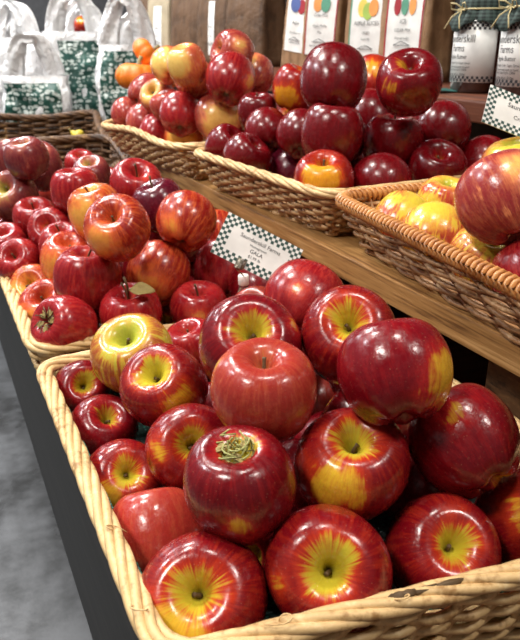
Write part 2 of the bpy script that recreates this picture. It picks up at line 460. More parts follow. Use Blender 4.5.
# green mesh liner inside the nearest basket
m = MB(); NN = nA
loop = [(0.0, .0075), (.18, .014), (.42, .034), (.66, .053)]
vs = []; idx = list(range(0, NN, 2)); n2 = len(idx)
for side in (0, 1):
    for (v, z) in loop:
        for i in idx:
            p = posA(i, v, -.0105 - .0012*side*1.0); vs.append((p.x, p.y, z + .0006*(1-side)))
fs = []
for r in range(3):
    for k in range(n2):
        k2 = (k+1) % n2
        fs.append((r*n2+k, r*n2+k2, (r+1)*n2+k2, (r+1)*n2+k)); o_ = 4*n2
        fs.append((o_+r*n2+k2, o_+r*n2+k, o_+(r+1)*n2+k, o_+(r+1)*n2+k2))
fs.append(tuple(range(n2))); fs.append(tuple(4*n2+k for k in range(n2))[::-1])
for k in range(n2):
    k2 = (k+1) % n2; fs.append((3*n2+k, 3*n2+k2, 7*n2+k2, 7*n2+k))
m.add(vs, fs); o = m.build('mesh_liner', 'net'); o.location = bA.location
tag(o, 'teal green mesh liner under the apples in the nearest basket', 'liner')

m = MB(); rr_ = random.Random(8)
for k in range(9):
    a = rr_.uniform(-.020, .020); bx = .176 + a
    i_ = min(range(nA), key=lambda i: (posA(i, 1).x + bA.location.x - .248 - a)**2 + (posA(i, 1).y + bA.location.y - .272)**2)
    p = posA(i_, 1); c_ = Vector((.248 + a - bA.location.x, p.y, p.z + rr_.uniform(.0060, .0078)))
    sx = rr_.uniform(.004, .009); sy = rr_.uniform(.0016, .0032)
    ring = [c_ + Vector((sx*math.cos(q*PI/6)*(1+.25*math.sin(q*2.3+k)), sy*math.sin(q*PI/6) - .10*sx*math.cos(q*PI/6), -.10*sy*abs(math.sin(q*PI/6)))) + Vector((0, rr_.uniform(-.0035, .0015), 0))*0 for q in range(12)]
    lo = [v - Vector((0, 0, .0022)) for v in ring]; o_ = 12
    m.add(ring + lo, [tuple(range(12)), tuple(range(12, 24))[::-1]] + [(q, 12+q, 12+(q+1) % 12, (q+1) % 12) for q in range(12)])
o = m.build('dark_stain', 'stem', bA)
for (fx, fy, ph, sc_) in ((.150, .292, .3, 1.0), (.232, .276, 1.4, .7), (.079, .335, 2.2, .8), (.079, .42, 3.6, .7)):
    m = MB(); c_ = Vector((fx - bA.location.x, fy - bA.location.y, .0868)); m.tube([c_ + Vector((.014*sc_*math.sin(q*.42+ph)*q/8, .010*sc_*math.cos(q*.5+ph)*q/8, .0022*q*sc_ - .00022*q*q)) for q in range(10)], [.0006]*7 + [.0005, .0004, .0002], 5)
    m.build('loose_fibre', 'straw', bA)
# dark stain on the near rim: own little weathered patch of the straw, and loose fibres
def fibre(pts, r, label, mat='straw', name='straw_fibre', group=None):
    m = MB(); m.tube(pts, r, 5); o = m.build(name, mat); tag(o, label, 'straw', group); return o

# ------------------------------------------------------------------ apples
PROF = [(0,.43),(.04,.435),(.08,.47),(.13,.56),(.19,.67),(.27,.775),(.38,.845),(.50,.872),(.61,.855),(.72,.795),(.84,.67),(.93,.49),(.985,.26),(1.0,.02),(.98,-.22),(.92,-.43),(.82,-.61),(.70,-.74),(.57,-.83),(.45,-.87),(.34,-.865),(.23,-.80),(.13,-.73),(.05,-.69),(0,-.685)]
def apple_mesh(k, tall=1.0, seg=44):
    rn = random.Random(100+k); ph = rn.uniform(0, 6.28); lob = rn.uniform(.012, .03); skew = rn.uniform(-.05, .05); ell = rn.uniform(0, .03)
    # densify profile
    pr = []
    for i in range(len(PROF)-1):
        p0 = PROF[max(i-1, 0)]; p1 = PROF[i]; p2 = PROF[i+1]; p3 = PROF[min(i+2, len(PROF)-1)]
        for q in (0, .5):
            a = [.5*((2*p1[c]) + (-p0[c]+p2[c])*q + (2*p0[c]-5*p1[c]+4*p2[c]-p3[c])*q*q + (-p0[c]+3*p1[c]-3*p2[c]+p3[c])*q**3) for c in (0, 1)]
            pr.append((max(a[0], 0), a[1]))
    pr.append(PROF[-1])
    vs = [(0, 0, pr[0][1]*tall)]
    for (r, z) in pr[1:-1]:
        low = max(0, -z); hi = max(0, z)
        taper = 1 - .07*low*1.0
        for s in range(seg):
            a = 2*PI*s/seg
            rr = r*taper*(1 + lob*(low+.25)*math.cos(5*a+ph) + ell*math.cos(2*a+ph*2))
            zz = z*tall*(1 + (.05*math.cos(5*a+ph)*low if r > .2 else 0)) + skew*r*math.cos(a+ph)*(.6+hi) + .02*hi*r*math.cos(3*a+ph*3)
            vs.append((rr*math.cos(a), rr*math.sin(a), zz))
    n = len(pr)-2; vs.append((0, 0, pr[-1][1]*tall)); fs = []
    for s in range(seg):
        s2 = (s+1) % seg; fs.append((0, 1+s, 1+s2))
        for r in range(n-1): fs.append((1+r*seg+s, 1+(r+1)*seg+s, 1+(r+1)*seg+s2, 1+r*seg+s2))
        fs.append((1+(n-1)*seg+s, len(vs)-1, 1+(n-1)*seg+s2))
    me = bpy.data.meshes.new('apple_form'); me.from_pydata(vs, [], fs); me.materials.append(M['apple'])
    for p in me.polygons: p.use_smooth = True
    me.update(); return me
MESH = [apple_mesh(k, t_) for k, t_ in enumerate((1.0, 1.04, .97, 1.10, 1.02, .94))]
FLAT = apple_mesh(9, .93)
TALL = apple_mesh(12, 1.12)
def stem_mesh(k, L):
    rn = random.Random(500+k); a = rn.uniform(0, 6.28); b = rn.uniform(.1, .35)
    m = MB(); pts = []; rr = []
    z0 = .42; z1 = .48 + L + (.16 if L > .3 else 0)
    for i in range(9):
        q = i/8; pts.append((math.cos(a)*b*q*q*(L+.15), math.sin(a)*b*q*q*(L+.15), z0+(z1-z0)*q)); rr.append(.030 + .022*max(0, q-.75)*4*.6 + .012*(1-q))
    m.tube(pts, rr, 7)
    me = bpy.data.meshes.new('stem_form'); me.from_pydata(m.v, [], m.f); me.materials.append(M['stem'])
    for p in me.polygons: p.use_smooth = True
    return me, pts[-1]
def leaf_mb(m, base, direction, up, L, W, curl=.3, mi=0):
    d = Vector(direction).normalized(); u = Vector(up); u = (u-d*u.dot(d)).normalized(); s = d.cross(u); b = Vector(base)
    R_, Cc = 9, 5; vs = []
    for lay in (0, 1):
        for i in range(R_):
            q = i/(R_-1); w = W*math.sin(PI*min(1, q*.96+.03))**.8
            for j in range(Cc):
                e = (j/(Cc-1)-.5)*2
                vs.append(b + d*L*q*(1-.15*curl*q) + s*w*.5*e + u*(curl*L*(.5*q*q-.0) * -1 + abs(e)*w*.18 + .04*L*math.sin(q*9+e*2)) + u*(.012*lay))
    o = R_*Cc; fs = []
    for i in range(R_-1):
        for j in range(Cc-1):
            k = i*Cc+j; fs.append((k, k+1, k+Cc+1, k+Cc)); fs.append((o+k, o+k+Cc, o+k+Cc+1, o+k+1))
    bd = [j for j in range(Cc)] + [i*Cc+Cc-1 for i in range(1, R_)] + [(R_-1)*Cc+j for j in range(Cc-2, -1, -1)] + [i*Cc for i in range(R_-2, 0, -1)]
    for a, c in zip(bd, bd[1:]+bd[:1]): fs.append((a, o+a, o+c, c))
    m.add(vs, fs, mi)

TYPES = {'M': ((0.1786, 0.0027, 0.0071), (0.465, 0.0338, 0.0112), (0.8, 0.52, 0.03), (0.93, 0.5, 31, 0.8)), 'D': ((0.144, 0.0018, 0.006), (0.378, 0.0135, 0.0135), (0.72, 0.45, 0.03), (0.97, 0.35, 27, 1.0)), 'L': ((0.36, 0.028, 0.02), (0.55, 0.12, 0.05), (0.62, 0.5, 0.07), (0.9, 0.35, 18, 0.7)), 'G': ((0.306, 0.011, 0.0073), (0.702, 0.135, 0.036), (0.8, 0.34, 0.06), (0.86, 0.85, 17, 0.5)), 'R': ((0.2419, 0.0046, 0.01), (0.544, 0.051, 0.034), (0.74, 0.36, 0.08), (0.95, 0.6, 13, 0.4)), 'O': ((0.4464, 0.036, 0.0108), (0.86, 0.3, 0.06), (0.84, 0.45, 0.08), (0.7, 0.9, 18, 0.3)), 'U': ((0.0936, 0.0036, 0.0144), (0.22, 0.015, 0.03), (0.45, 0.2, 0.06), (0.98, 0.4, 12, 0.3)), 'C': ((0.17738, 0.020159999999999997, 0.028279999999999996), (0.3978, 0.11050000000000001, 0.0663), (0.42, 0.36, 0.08), (0.8, 0.5, 22, 0.5)), 'K': ((0.125, 0.0015, 0.004), (0.28, 0.006, 0.012), (0.72, 0.36, 0.02), (0.97, 0.35, 16, 0.6)), 'F': ((0.2189, 0.0046, 0.0069), (0.504, 0.045, 0.0108), (0.85, 0.42, 0.02), (0.9, 0.5, 22, 0.4)), 'P': ((0.3168, 0.0288, 0.0288), (0.72, 0.216, 0.09), (0.84, 0.52, 0.12), (0.8, 0.4, 20, 0.2)), 'Q': ((0.5184, 0.0864, 0.0432), (0.85, 0.4, 0.1), (0.86, 0.62, 0.16), (0.66, 0.5, 26, 0.1)), 'Y': ((0.45, 0.05, 0.03), (0.72, 0.36, 0.05), (0.66, 0.56, 0.05), (0.3, 0.5, 30, 0.3)), 'Z': ((0.36, 0.072, 0.0216), (0.6, 0.36, 0.04), (0.52, 0.5, 0.06), (0.35, 0.8, 34, 0.5))}
BURIED_LOOK = {'A': ('D', 'dark red apple buried deep under the nearest pile', 'buried apples of the nearest basket'), 'B': ('D', 'dark red apple buried beneath the orange-red streaked pile', 'buried apples of the red pile'), 'C': ('C', 'maroon apple buried at the bottom of the dark wicker basket', 'buried apples of the dark wicker basket'), 'E': ('R', 'red apple buried beneath the pale pink and yellow pile', 'buried apples of the pale pile'), 'F': ('K', 'burgundy apple buried beneath the dark burgundy pile', 'buried apples of the burgundy pile'), 'G': ('Y', 'yellow apple buried in the orange-bound basket', 'buried apples of the orange-bound basket')}
GROUPS = {'A': 'apples in the nearest basket', 'B': 'apples in the red gala pile', 'C': 'apples in the dark wicker basket', 'E': 'pale apples in the far step basket', 'F': 'burgundy apples in the middle step basket', 'G': 'yellow and pink apples in the orange-bound basket'}
APPLES = [
  ('A', 'M', (0.1256, 0.3593, 0.9374), 0.0891, (-0.335, -0.595, 0.731), 3.93, [(-0.764, -0.638, 0.097, 44)], 0.1, 'big glossy red apple with a yellow blaze, nearest the lower left of the front basket'),
  ('A', 'M', (0.2086, 0.332, 0.9529), 0.0884, (-0.378, -0.687, 0.621), 5.63, [(-0.906, -0.283, 0.315, 14)], 0.12, 'dark red apple with yellow-green stem hollow, middle of the nearest row by the rim'),
  ('A', 'M', (0.3085, 0.3312, 0.9311), 0.0869, (-0.206, -0.626, 0.752), 4.87, [(0.023, -0.186, 0.982, 14)], 0.1, 'deep red apple with green stem hollow, just above the dark-stained spot on the front rim'),
  ('A', 'M', (0.3971, 0.3304, 0.9322), 0.085, (0.355, -0.656, 0.666), 1.41, [(-0.675, -0.378, 0.634, 26)], 0.22, 'red apple with a yellow-green streak, cut off by the right edge beside the front rim'),
  ('A', 'D', (0.1642, 0.3829, 1.0032), 0.0796, (-0.15, -0.083, 0.985), 1.89, [(-0.462, -0.865, -0.195, 15)], 0.22, 'dark crimson apple with dry curly tendrils around its stem'),
  ('A', 'M', (0.2597, 0.3867, 0.9902), 0.0877, (-0.158, -0.336, 0.929), 5.49, [(-0.778, -0.598, 0.193, 34)], 0.1, 'red and orange apple with tan stem hollow, right of the one with curly tendrils'),
  ('A', 'D', (0.3508, 0.3638, 1.0005), 0.085, (-0.096, 0.854, 0.512), 0.03, [(-0.45, -0.134, 0.883, 16), (0.434, -0.703, -0.563, 24)], 0.22, "large speckled crimson apple at the right below the wooden board's support block"),
  ('A', 'D', (0.2906, 0.3817, 1.0664), 0.0858, (0.145, 0.662, 0.735), 5.16, [(0.411, -0.889, 0.202, 40)], 0.22, 'broad dark red apple with an orange right cheek, topmost right of the front pile'),
  ('A', 'M', (0.3097, 0.476, 1.0549), 0.085, (-0.409, -0.588, 0.698), 5.01, [(-0.307, -0.418, 0.855, 20)], 0.1, "red apple with a star-shaped yellow stem hollow, below the checkered gala card's right corner"),
  ('A', 'L', (0.2061, 0.4316, 1.0454), 0.0824, (-0.063, -0.134, 0.989), 2.94, [(-0.73, 0.362, 0.579, 14)], 0.22, 'dull red apple with pale speckles and lime top, centre of the front pile'),
  ('A', 'D', (0.2299, 0.5101, 1.0457), 0.0903, (-0.244, -0.638, 0.731), 1.9, [(0.56, -0.572, 0.6, 8)], 0.1, 'dark red apple with bright yellow stem hollow, just behind the dull red speckled one'),
  ('A', 'R', (0.3258, 0.5876, 1.0459), 0.086, (0.766, 0.454, 0.456), 1.75, [(-0.541, -0.563, 0.625, 14)], 0.22, "pinkish crimson apple lying on its side under the gala card's lower right corner"),
  ('A', 'L', (0.3272, 0.705, 0.9835), 0.0743, (-0.467, -0.289, 0.835), 1.6, [(-0.511, -0.383, 0.769, 26)], 0.22, 'pink and yellow apple half hidden beside the white-capped little bottle'),
  ('A', 'M', (0.1733, 0.5854, 0.9831), 0.0834, (-0.457, -0.455, 0.765), 2.8, [(-0.079, -0.991, 0.109, 30)], 0.1, 'red and orange apple with a lime stem hollow, right below the yellow-green apple'),
  ('A', 'Z', (0.1653, 0.6665, 0.9846), 0.0881, (-0.34, -0.37, 0.865), 3.17, [], 0.22, 'yellow-green apple with faint red stripes, the only one in the front basket'),
  ('A', 'D', (0.1149, 0.7093, 0.936), 0.0644, (-0.051, -0.814, 0.579), 3.48, [(0.036, -0.982, -0.184, 12)], 0.12, 'small maroon apple in the back left corner of the front basket'),
  ('A', 'D', (0.1179, 0.633, 0.9222), 0.0719, (0.155, -0.492, 0.856), 6.25, [], 0.22, 'maroon apple against the left rim, second from the back corner of the front basket'),
  ('A', 'M', (0.1167, 0.5424, 0.9224), 0.0726, (0.002, -0.702, 0.712), 4.98, [(-0.631, -0.756, 0.172, 26)], 0.1, 'red apple with an orange cheek against the left rim, above the plain dull red one'),
  ('A', 'M', (0.1723, 0.5119, 0.9579), 0.0805, (-0.201, -0.78, 0.592), 3.91, [(-0.808, -0.427, 0.405, 22)], 0.12, 'red apple with pale stripes and lime stem hollow, left of the one with curly tendrils'),
  ('A', 'L', (0.119, 0.4461, 0.9242), 0.0763, (0.116, 0.717, 0.688), 6.21, [], 0.22, 'plain dull red apple by the left rim above the exposed green mesh liner'),
  ('A', 'R', (0.2457, 0.7099, 0.9643), 0.0631, (-0.276, -0.116, 0.954), 1.35, [], 0.22, "small sliver of red apple behind the yellow-green one at the nearest basket's rear rim"),
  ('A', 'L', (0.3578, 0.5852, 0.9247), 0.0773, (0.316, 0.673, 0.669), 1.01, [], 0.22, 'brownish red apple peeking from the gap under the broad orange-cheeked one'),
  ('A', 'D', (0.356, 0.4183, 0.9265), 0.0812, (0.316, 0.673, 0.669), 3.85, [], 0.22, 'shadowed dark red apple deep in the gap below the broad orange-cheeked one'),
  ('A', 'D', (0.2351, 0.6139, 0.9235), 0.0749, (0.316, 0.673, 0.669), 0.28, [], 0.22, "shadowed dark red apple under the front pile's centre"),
  ('B', 'R', (0.1204, 0.8121, 0.9707), 0.0779, (-0.739, -0.397, 0.544), 0.22, [], 0.22, 'red apple lying with a dried tan calyx and leaf at the near rim corner'),
  ('B', 'R', (0.2015, 0.8115, 0.9729), 0.0769, (-0.108, -0.23, 0.967), 3.23, [], 0.55, 'red apple with a long stem and one curled brown-green leaf'),
  ('B', 'R', (0.2927, 0.8122, 0.9643), 0.0778, (-0.108, -0.23, 0.967), 2.93, [(-0.418, -0.89, 0.184, 20)], 0.42, 'orange-red apple with short upright stem, at the near rim under the gala card'),
  ('B', 'R', (0.1628, 0.8692, 1.006), 0.0852, (0.019, -0.077, 0.997), 5.76, [], 0.45, 'large deep crimson apple with upright stem, directly above the one with a curled leaf'),
  ('B', 'G', (0.2564, 0.8687, 1.0023), 0.0847, (0.54, 0.445, 0.714), 3.95, [(-0.512, -0.855, 0.08, 30)], 0.22, 'orange-red striped apple right of the large deep crimson one'),
  ('B', 'G', (0.1979, 0.8301, 1.0801), 0.082, (-0.378, -0.57, 0.729), 3.23, [(-0.751, -0.658, -0.06, 34)], 0.15, 'golden-orange apple with fine red streaks and open stem hollow on top of the pile'),
  ('B', 'G', (0.2991, 0.869, 1.0691), 0.08, (0.478, 0.547, 0.688), 3.12, [(-0.746, -0.648, 0.152, 24)], 0.22, 'red-orange streaked apple at the upper right, left of the gala card'),
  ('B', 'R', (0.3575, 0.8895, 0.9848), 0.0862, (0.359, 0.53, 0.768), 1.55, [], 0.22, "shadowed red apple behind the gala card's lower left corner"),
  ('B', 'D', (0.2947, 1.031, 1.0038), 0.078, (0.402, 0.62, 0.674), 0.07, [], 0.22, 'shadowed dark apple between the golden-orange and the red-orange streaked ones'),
  ('B', 'O', (0.2021, 0.9643, 1.0691), 0.078, (-0.21, 0.024, 0.977), 1.21, [(-0.676, -0.734, 0.064, 36)], 0.42, 'yellow-orange apple with stem, tucked behind the golden-orange streaked one'),
  ('B', 'R', (0.2022, 1.1056, 1.0732), 0.078, (-0.027, -0.058, 0.998), 4.35, [], 0.22, 'red apple left of the yellow-orange one, high on the left pile'),
  ('B', 'R', (0.2784, 1.0268, 1.0889), 0.081, (-0.077, -0.518, 0.852), 1.26, [(0.153, -0.851, 0.503, 10)], 0.4, 'bright red apple with thin stem, top of the left pile by the wooden board'),
  ('B', 'U', (0.2902, 0.9533, 1.074), 0.077, (-0.345, 0.088, 0.934), 2.32, [], 0.5, 'dark plum-purple apple with a stem among bright red ones'),
  ('B', 'R', (0.146, 1.1662, 1.0204), 0.0717, (-0.169, -0.36, 0.918), 0.02, [], 0.45, 'red apple with thin stem, left edge of the pile below the muted green-maroon apples'),
  ('B', 'R', (0.157, 1.1, 1.0172), 0.0701, (-0.349, -0.743, 0.572), 5.21, [], 0.1, 'crimson apple with shallow round stem hollow facing the viewer on the left pile'),
  ('B', 'R', (0.1607, 1.0353, 1.0063), 0.0685, (-0.014, -0.265, 0.964), 0.97, [], 0.5, 'red apple with dark upright stem, below the one showing a round hollow'),
  ('B', 'G', (0.1575, 0.9656, 1.0052), 0.0786, (-0.014, -0.265, 0.964), 1.68, [(-0.751, -0.658, -0.06, 40)], 0.22, 'orange-pink apple left of and behind the large deep crimson one'),
  ('B', 'R', (0.102, 1.0773, 0.9814), 0.0699, (-0.416, -0.65, 0.636), 5.53, [], 0.22, 'red apple with dimpled hollow at the left rim, second from the far end'),
  ('B', 'R', (0.1195, 1.162, 0.931), 0.0696, (-0.076, -0.396, 0.915), 3.2, [], 0.22, 'pinkish red apple wedged at the left rim, third from the far end'),
  ('B', 'O', (0.1156, 1.0178, 0.9513), 0.0736, (-0.372, -0.675, 0.637), 5.32, [(-0.677, -0.735, -0.044, 50)], 0.5, 'orange apple with red blush and a dark stem at the left rim'),
  ('B', 'G', (0.1175, 0.931, 0.9542), 0.0766, (-0.306, -0.533, 0.789), 4.02, [(-0.811, -0.551, -0.196, 40)], 0.22, 'orange-red apple at the left rim directly behind the one with a dried calyx'),
  ('B', 'R', (0.093, 1.1423, 0.9882), 0.0699, (-0.169, -0.36, 0.918), 4.66, [], 0.22, "red apple cut off by the left photo edge at the basket's far rim"),
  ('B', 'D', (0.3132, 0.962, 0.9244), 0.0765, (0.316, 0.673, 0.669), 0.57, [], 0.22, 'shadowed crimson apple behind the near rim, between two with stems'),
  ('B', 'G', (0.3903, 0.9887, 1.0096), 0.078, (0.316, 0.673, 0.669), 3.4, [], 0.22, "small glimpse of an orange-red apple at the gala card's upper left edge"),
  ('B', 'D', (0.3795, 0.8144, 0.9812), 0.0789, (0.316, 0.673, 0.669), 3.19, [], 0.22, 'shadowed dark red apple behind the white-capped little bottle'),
  ('C', 'C', (0.1929, 1.41, 1.0649), 0.0904, (-0.149, -0.435, 0.888), 5.47, [(0.106, -0.597, 0.795, 20)], 0.22, 'maroon apple with greenish blush, front one of the three clustered on the far left pile'),
  ('C', 'C', (0.1518, 1.2407, 1.108), 0.0754, (-0.195, -0.18, 0.964), 2.27, [(-0.307, -0.418, 0.855, 26)], 0.22, 'maroon apple with a yellow-green top, middle of the three clustered on the far left pile'),
  ('C', 'C', (0.1372, 1.3176, 1.0957), 0.0741, (-0.189, 0.068, 0.98), 3.76, [], 0.22, 'dull maroon apple, rearmost of the three clustered on the far left pile'),
  ('C', 'C', (0.1253, 1.2661, 1.0407), 0.0863, (-0.444, -0.592, 0.673), 0.37, [(-0.527, -0.651, 0.547, 34)], 0.22, 'muted green and maroon apple at the left photo edge above the red pile'),
  ('C', 'C', (0.128, 1.4468, 1.0309), 0.0819, (-0.339, -0.251, 0.907), 2.43, [], 0.22, 'muted red apple just above the green and maroon one at the left photo edge'),
  ('C', 'Z', (0.1213, 1.3791, 1.0657), 0.0738, (-0.027, -0.058, 0.998), 2.03, [], 0.22, 'sliver of yellow-green apple at the far left photo edge'),
  ('C', 'R', (0.3303, 1.7086, 1.0102), 0.0764, (-0.076, -0.396, 0.915), 0.94, [], 0.22, 'pinkish red apple deep in the dark wicker basket, rearmost there'),
  ('C', 'C', (0.3091, 1.49, 1.027), 0.08, (-0.169, -0.36, 0.918), 5.13, [(-0.169, -0.36, 0.918, 30)], 0.22, 'pink apple with a bright lime spot at its stem in the dark wicker basket'),
  ('C', 'R', (0.3501, 1.5504, 0.9872), 0.08, (-0.169, -0.36, 0.918), 2.38, [], 0.22, 'small pink-red apple at the right end of the dark wicker basket'),
  ('C', 'L', (0.2258, 1.5107, 0.9861), 0.08, (-0.169, -0.36, 0.918), 6.15, [], 0.22, 'small dull red apple in the gap right of the muted maroon cluster'),
  ('C', 'R', (0.1023, 1.308, 0.9806), 0.0754, (-0.219, -0.466, 0.857), 3.71, [], 0.22, 'red apple at the left photo edge below the muted green and maroon one'),
  ('E', 'P', (0.5174, 1.2906, 1.1523), 0.0881, (0.099, 0.682, 0.725), 3.8, [(-0.328, -0.934, -0.139, 60), (0.488, -0.843, 0.226, 40)], 0.22, 'pinkish apple with a golden base, low front right of the pale pile'),
  ('E', 'R', (0.5244, 1.2455, 1.2242), 0.0914, (0.478, 0.547, 0.688), 4.01, [(0.63, -0.776, -0.039, 22)], 0.22, 'red apple with a golden right edge, topmost front of the pale pile'),
  ('E', 'Q', (0.4995, 1.3735, 1.2216), 0.0748, (-0.173, -0.486, 0.857), 4.25, [(-0.549, -0.698, 0.46, 48)], 0.22, 'yellow apple with a pink blush and yellow stem hollow'),
  ('E', 'Q', (0.4669, 1.3144, 1.2464), 0.0746, (-0.276, -0.116, 0.954), 0.95, [(-0.816, -0.562, 0.133, 46)], 0.22, 'pale yellow apple with faint blush at the top of the pale pile'),
  ('E', 'Q', (0.4715, 1.4351, 1.2421), 0.0725, (0.061, 0.836, 0.545), 2.77, [(-0.723, -0.598, 0.346, 54)], 0.22, 'cream-yellow apple furthest left at the top of the pale pile, beside the orange squash'),
  ('E', 'P', (0.5576, 1.3077, 1.2685), 0.0835, (-0.957, -0.038, 0.288), 1.5, [(-0.104, -0.927, 0.36, 22)], 0.22, 'tilted pink-red apple at the very top of the pale pile'),
  ('E', 'P', (0.6145, 1.341, 1.2243), 0.0837, (0.478, 0.547, 0.688), 2.53, [(-0.511, -0.383, 0.769, 36)], 0.22, 'orange-red apple at the right end of the pale pile near the dark gap'),
  ('E', 'R', (0.4632, 1.3505, 1.1551), 0.0821, (0.316, 0.673, 0.669), 0.61, [], 0.22, 'deep red apple in the centre of the pale pile'),
  ('E', 'O', (0.4852, 1.401, 1.0998), 0.0823, (-0.014, -0.265, 0.964), 6.08, [(-0.418, -0.89, 0.184, 50)], 0.35, "orange-red apple at the near rim of the pale pile's basket"),
  ('E', 'P', (0.4626, 1.5795, 1.1825), 0.0753, (0.808, 0.309, 0.502), 1.35, [], 0.22, 'smooth pink apple at the left shoulder of the pale pile, below the orange squashes'),
  ('E', 'P', (0.4644, 1.491, 1.1768), 0.0761, (-0.682, -0.511, 0.523), 4.22, [(-0.705, -0.56, 0.436, 50)], 0.22, 'pink apple turned to show a green stem hollow'),
  ('E', 'P', (0.4609, 1.4214, 1.1663), 0.0691, (-0.449, -0.016, 0.893), 1.89, [], 0.22, 'coral red apple with a cleft, right of the one showing a green hollow'),
  ('E', 'P', (0.4251, 1.6101, 1.1327), 0.0722, (-0.058, 0.818, 0.572), 5.49, [], 0.22, "rosy apple at the far left rim of the pale pile's basket"),
  ('E', 'P', (0.4448, 1.5413, 1.1205), 0.0833, (0.402, 0.62, 0.674), 4.16, [], 0.22, 'salmon-red apple behind the left rim, above the one with a leaf scrap'),
  ('E', 'R', (0.4687, 1.6028, 1.0864), 0.0689, (-0.677, -0.735, -0.044), 0.83, [], 0.22, 'small pink-red apple with a green leaf scrap behind the left rim'),
  ('E', 'R', (0.4495, 1.4671, 1.1084), 0.0761, (0.478, 0.547, 0.688), 5.31, [], 0.22, 'pink-red apple by the left rim, between the leaf-scrap one and the orange-red one'),
  ('F', 'K', (0.539, 0.9038, 1.2384), 0.0936, (0.428, 0.44, 0.789), 5.93, [], 0.22, 'very dark burgundy apple at the top centre, in front of the brown paper pouches'),
  ('F', 'K', (0.5146, 0.8602, 1.17), 0.0848, (0.1, -0.022, 0.995), 5.68, [(0.173, -0.103, 0.98, 8)], 0.22, 'large burgundy apple in the middle, below the topmost darkest one'),
  ('F', 'F', (0.5839, 1.1035, 1.2152), 0.078, (0.253, -0.284, 0.925), 3.58, [(0.402, -0.32, 0.858, 30), (-0.795, -0.516, -0.32, 42)], 0.22, 'dark red apple with yellow hollow and yellow lower cheek, left of the topmost darkest one'),
  ('F', 'F', (0.6778, 1.0067, 1.2262), 0.0813, (0.379, 0.571, 0.728), 0.91, [(-0.485, -0.563, 0.669, 30)], 0.22, 'red apple with a yellow patch, between the two topmost burgundy ones'),
  ('F', 'K', (0.5978, 0.8054, 1.2395), 0.088, (-0.366, -0.497, 0.787), 1.21, [(-0.959, -0.278, -0.056, 15), (-0.639, -0.302, 0.708, 22)], 0.12, 'large glossy dark red apple with tan stem hollow and yellow spot, upper right'),
  ('F', 'K', (0.5324, 1.145, 1.1736), 0.0678, (-0.071, -0.151, 0.986), 5.83, [], 0.4, 'dark red apple with a stem at the left shoulder of the burgundy pile'),
  ('F', 'F', (0.5891, 1.1433, 1.14), 0.075, (0.54, 0.445, 0.714), 3.47, [(0.076, -0.544, 0.835, 40), (-0.582, -0.769, -0.264, 36)], 0.22, 'red apple streaked orange and yellow on the left face of the burgundy pile'),
  ('F', 'K', (0.5453, 1.0074, 1.1525), 0.0796, (0.402, 0.62, 0.674), 1.13, [], 0.22, 'plain burgundy apple tucked left of the large middle one'),
  ('F', 'K', (0.6205, 0.8642, 1.1538), 0.0878, (0.0, -0.117, 0.993), 5.55, [], 0.32, 'large dark red apple with a thin stem, below the one with tan hollow'),
  ('F', 'K', (0.5213, 1.0845, 1.1505), 0.0736, (0.316, 0.673, 0.669), 4.03, [], 0.22, 'dark red apple glimpsed behind the streaked orange and yellow one'),
  ('F', 'K', (0.532, 1.1243, 1.0911), 0.0809, (-0.071, -0.151, 0.986), 3.58, [], 0.22, 'dark glossy red apple along the near left rim, second in the row'),
  ('F', 'U', (0.5502, 1.0489, 1.0902), 0.0772, (0.316, 0.673, 0.669), 2.36, [], 0.22, 'purplish burgundy apple along the near rim, left of the yellow-bottomed one'),
  ('F', 'F', (0.4782, 0.8153, 1.1169), 0.0806, (-0.257, -0.311, 0.915), 2.58, [(-0.545, -0.807, 0.23, 44)], 0.3, 'red apple with a broad yellow face, low at the near rim of the burgundy pile'),
  ('F', 'K', (0.5591, 0.7993, 1.1104), 0.0824, (0.316, 0.673, 0.669), 1.5, [], 0.22, 'dark red apple low at the rim, right of the yellow-faced one'),
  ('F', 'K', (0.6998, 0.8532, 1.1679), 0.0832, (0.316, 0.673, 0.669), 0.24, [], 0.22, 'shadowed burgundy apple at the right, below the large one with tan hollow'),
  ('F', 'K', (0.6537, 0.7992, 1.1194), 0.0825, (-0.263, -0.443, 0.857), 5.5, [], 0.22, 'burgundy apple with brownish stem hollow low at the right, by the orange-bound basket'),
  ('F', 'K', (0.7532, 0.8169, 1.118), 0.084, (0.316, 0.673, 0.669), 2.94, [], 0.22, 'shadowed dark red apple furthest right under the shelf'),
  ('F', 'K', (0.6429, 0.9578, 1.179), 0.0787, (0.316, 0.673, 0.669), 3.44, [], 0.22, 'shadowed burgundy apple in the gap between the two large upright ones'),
  ('F', 'K', (0.4681, 1.1374, 1.1208), 0.0723, (0.377, -0.608, 0.699), 2.02, [(0.465, -0.657, 0.594, 20)], 0.22, "dark red apple with tan hollow, far left in the burgundy basket's rim row"),
  ('F', 'K', (0.4699, 1.0531, 1.1153), 0.078, (0.431, -0.494, 0.755), 4.72, [(0.513, -0.554, 0.655, 12)], 0.22, 'glossy dark red apple, left of the plain one along the burgundy basket rim'),
  ('G', 'P', (0.4849, 0.4925, 1.1565), 0.0865, (-0.003, 0.7, 0.714), 0.16, [(0.032, -0.638, 0.769, 34)], 0.22, 'large pink-red and coral apple resting on the pile in the orange-bound basket'),
  ('G', 'Z', (0.5672, 0.5191, 1.1204), 0.0892, (0.195, -0.29, 0.937), 2.34, [], 0.22, 'yellow-green apple cut off by the right photo edge'),
  ('G', 'Y', (0.5714, 0.6758, 1.1054), 0.0717, (-0.071, -0.151, 0.986), 0.19, [], 0.22, 'yellow apple with light blush at the back of the orange-bound basket'),
  ('G', 'Y', (0.5039, 0.6756, 1.0888), 0.0724, (0.743, 0.406, 0.531), 0.77, [(0.299, -0.774, 0.558, 50)], 0.22, 'half pink, half yellow apple in the far left corner of the orange-bound basket'),
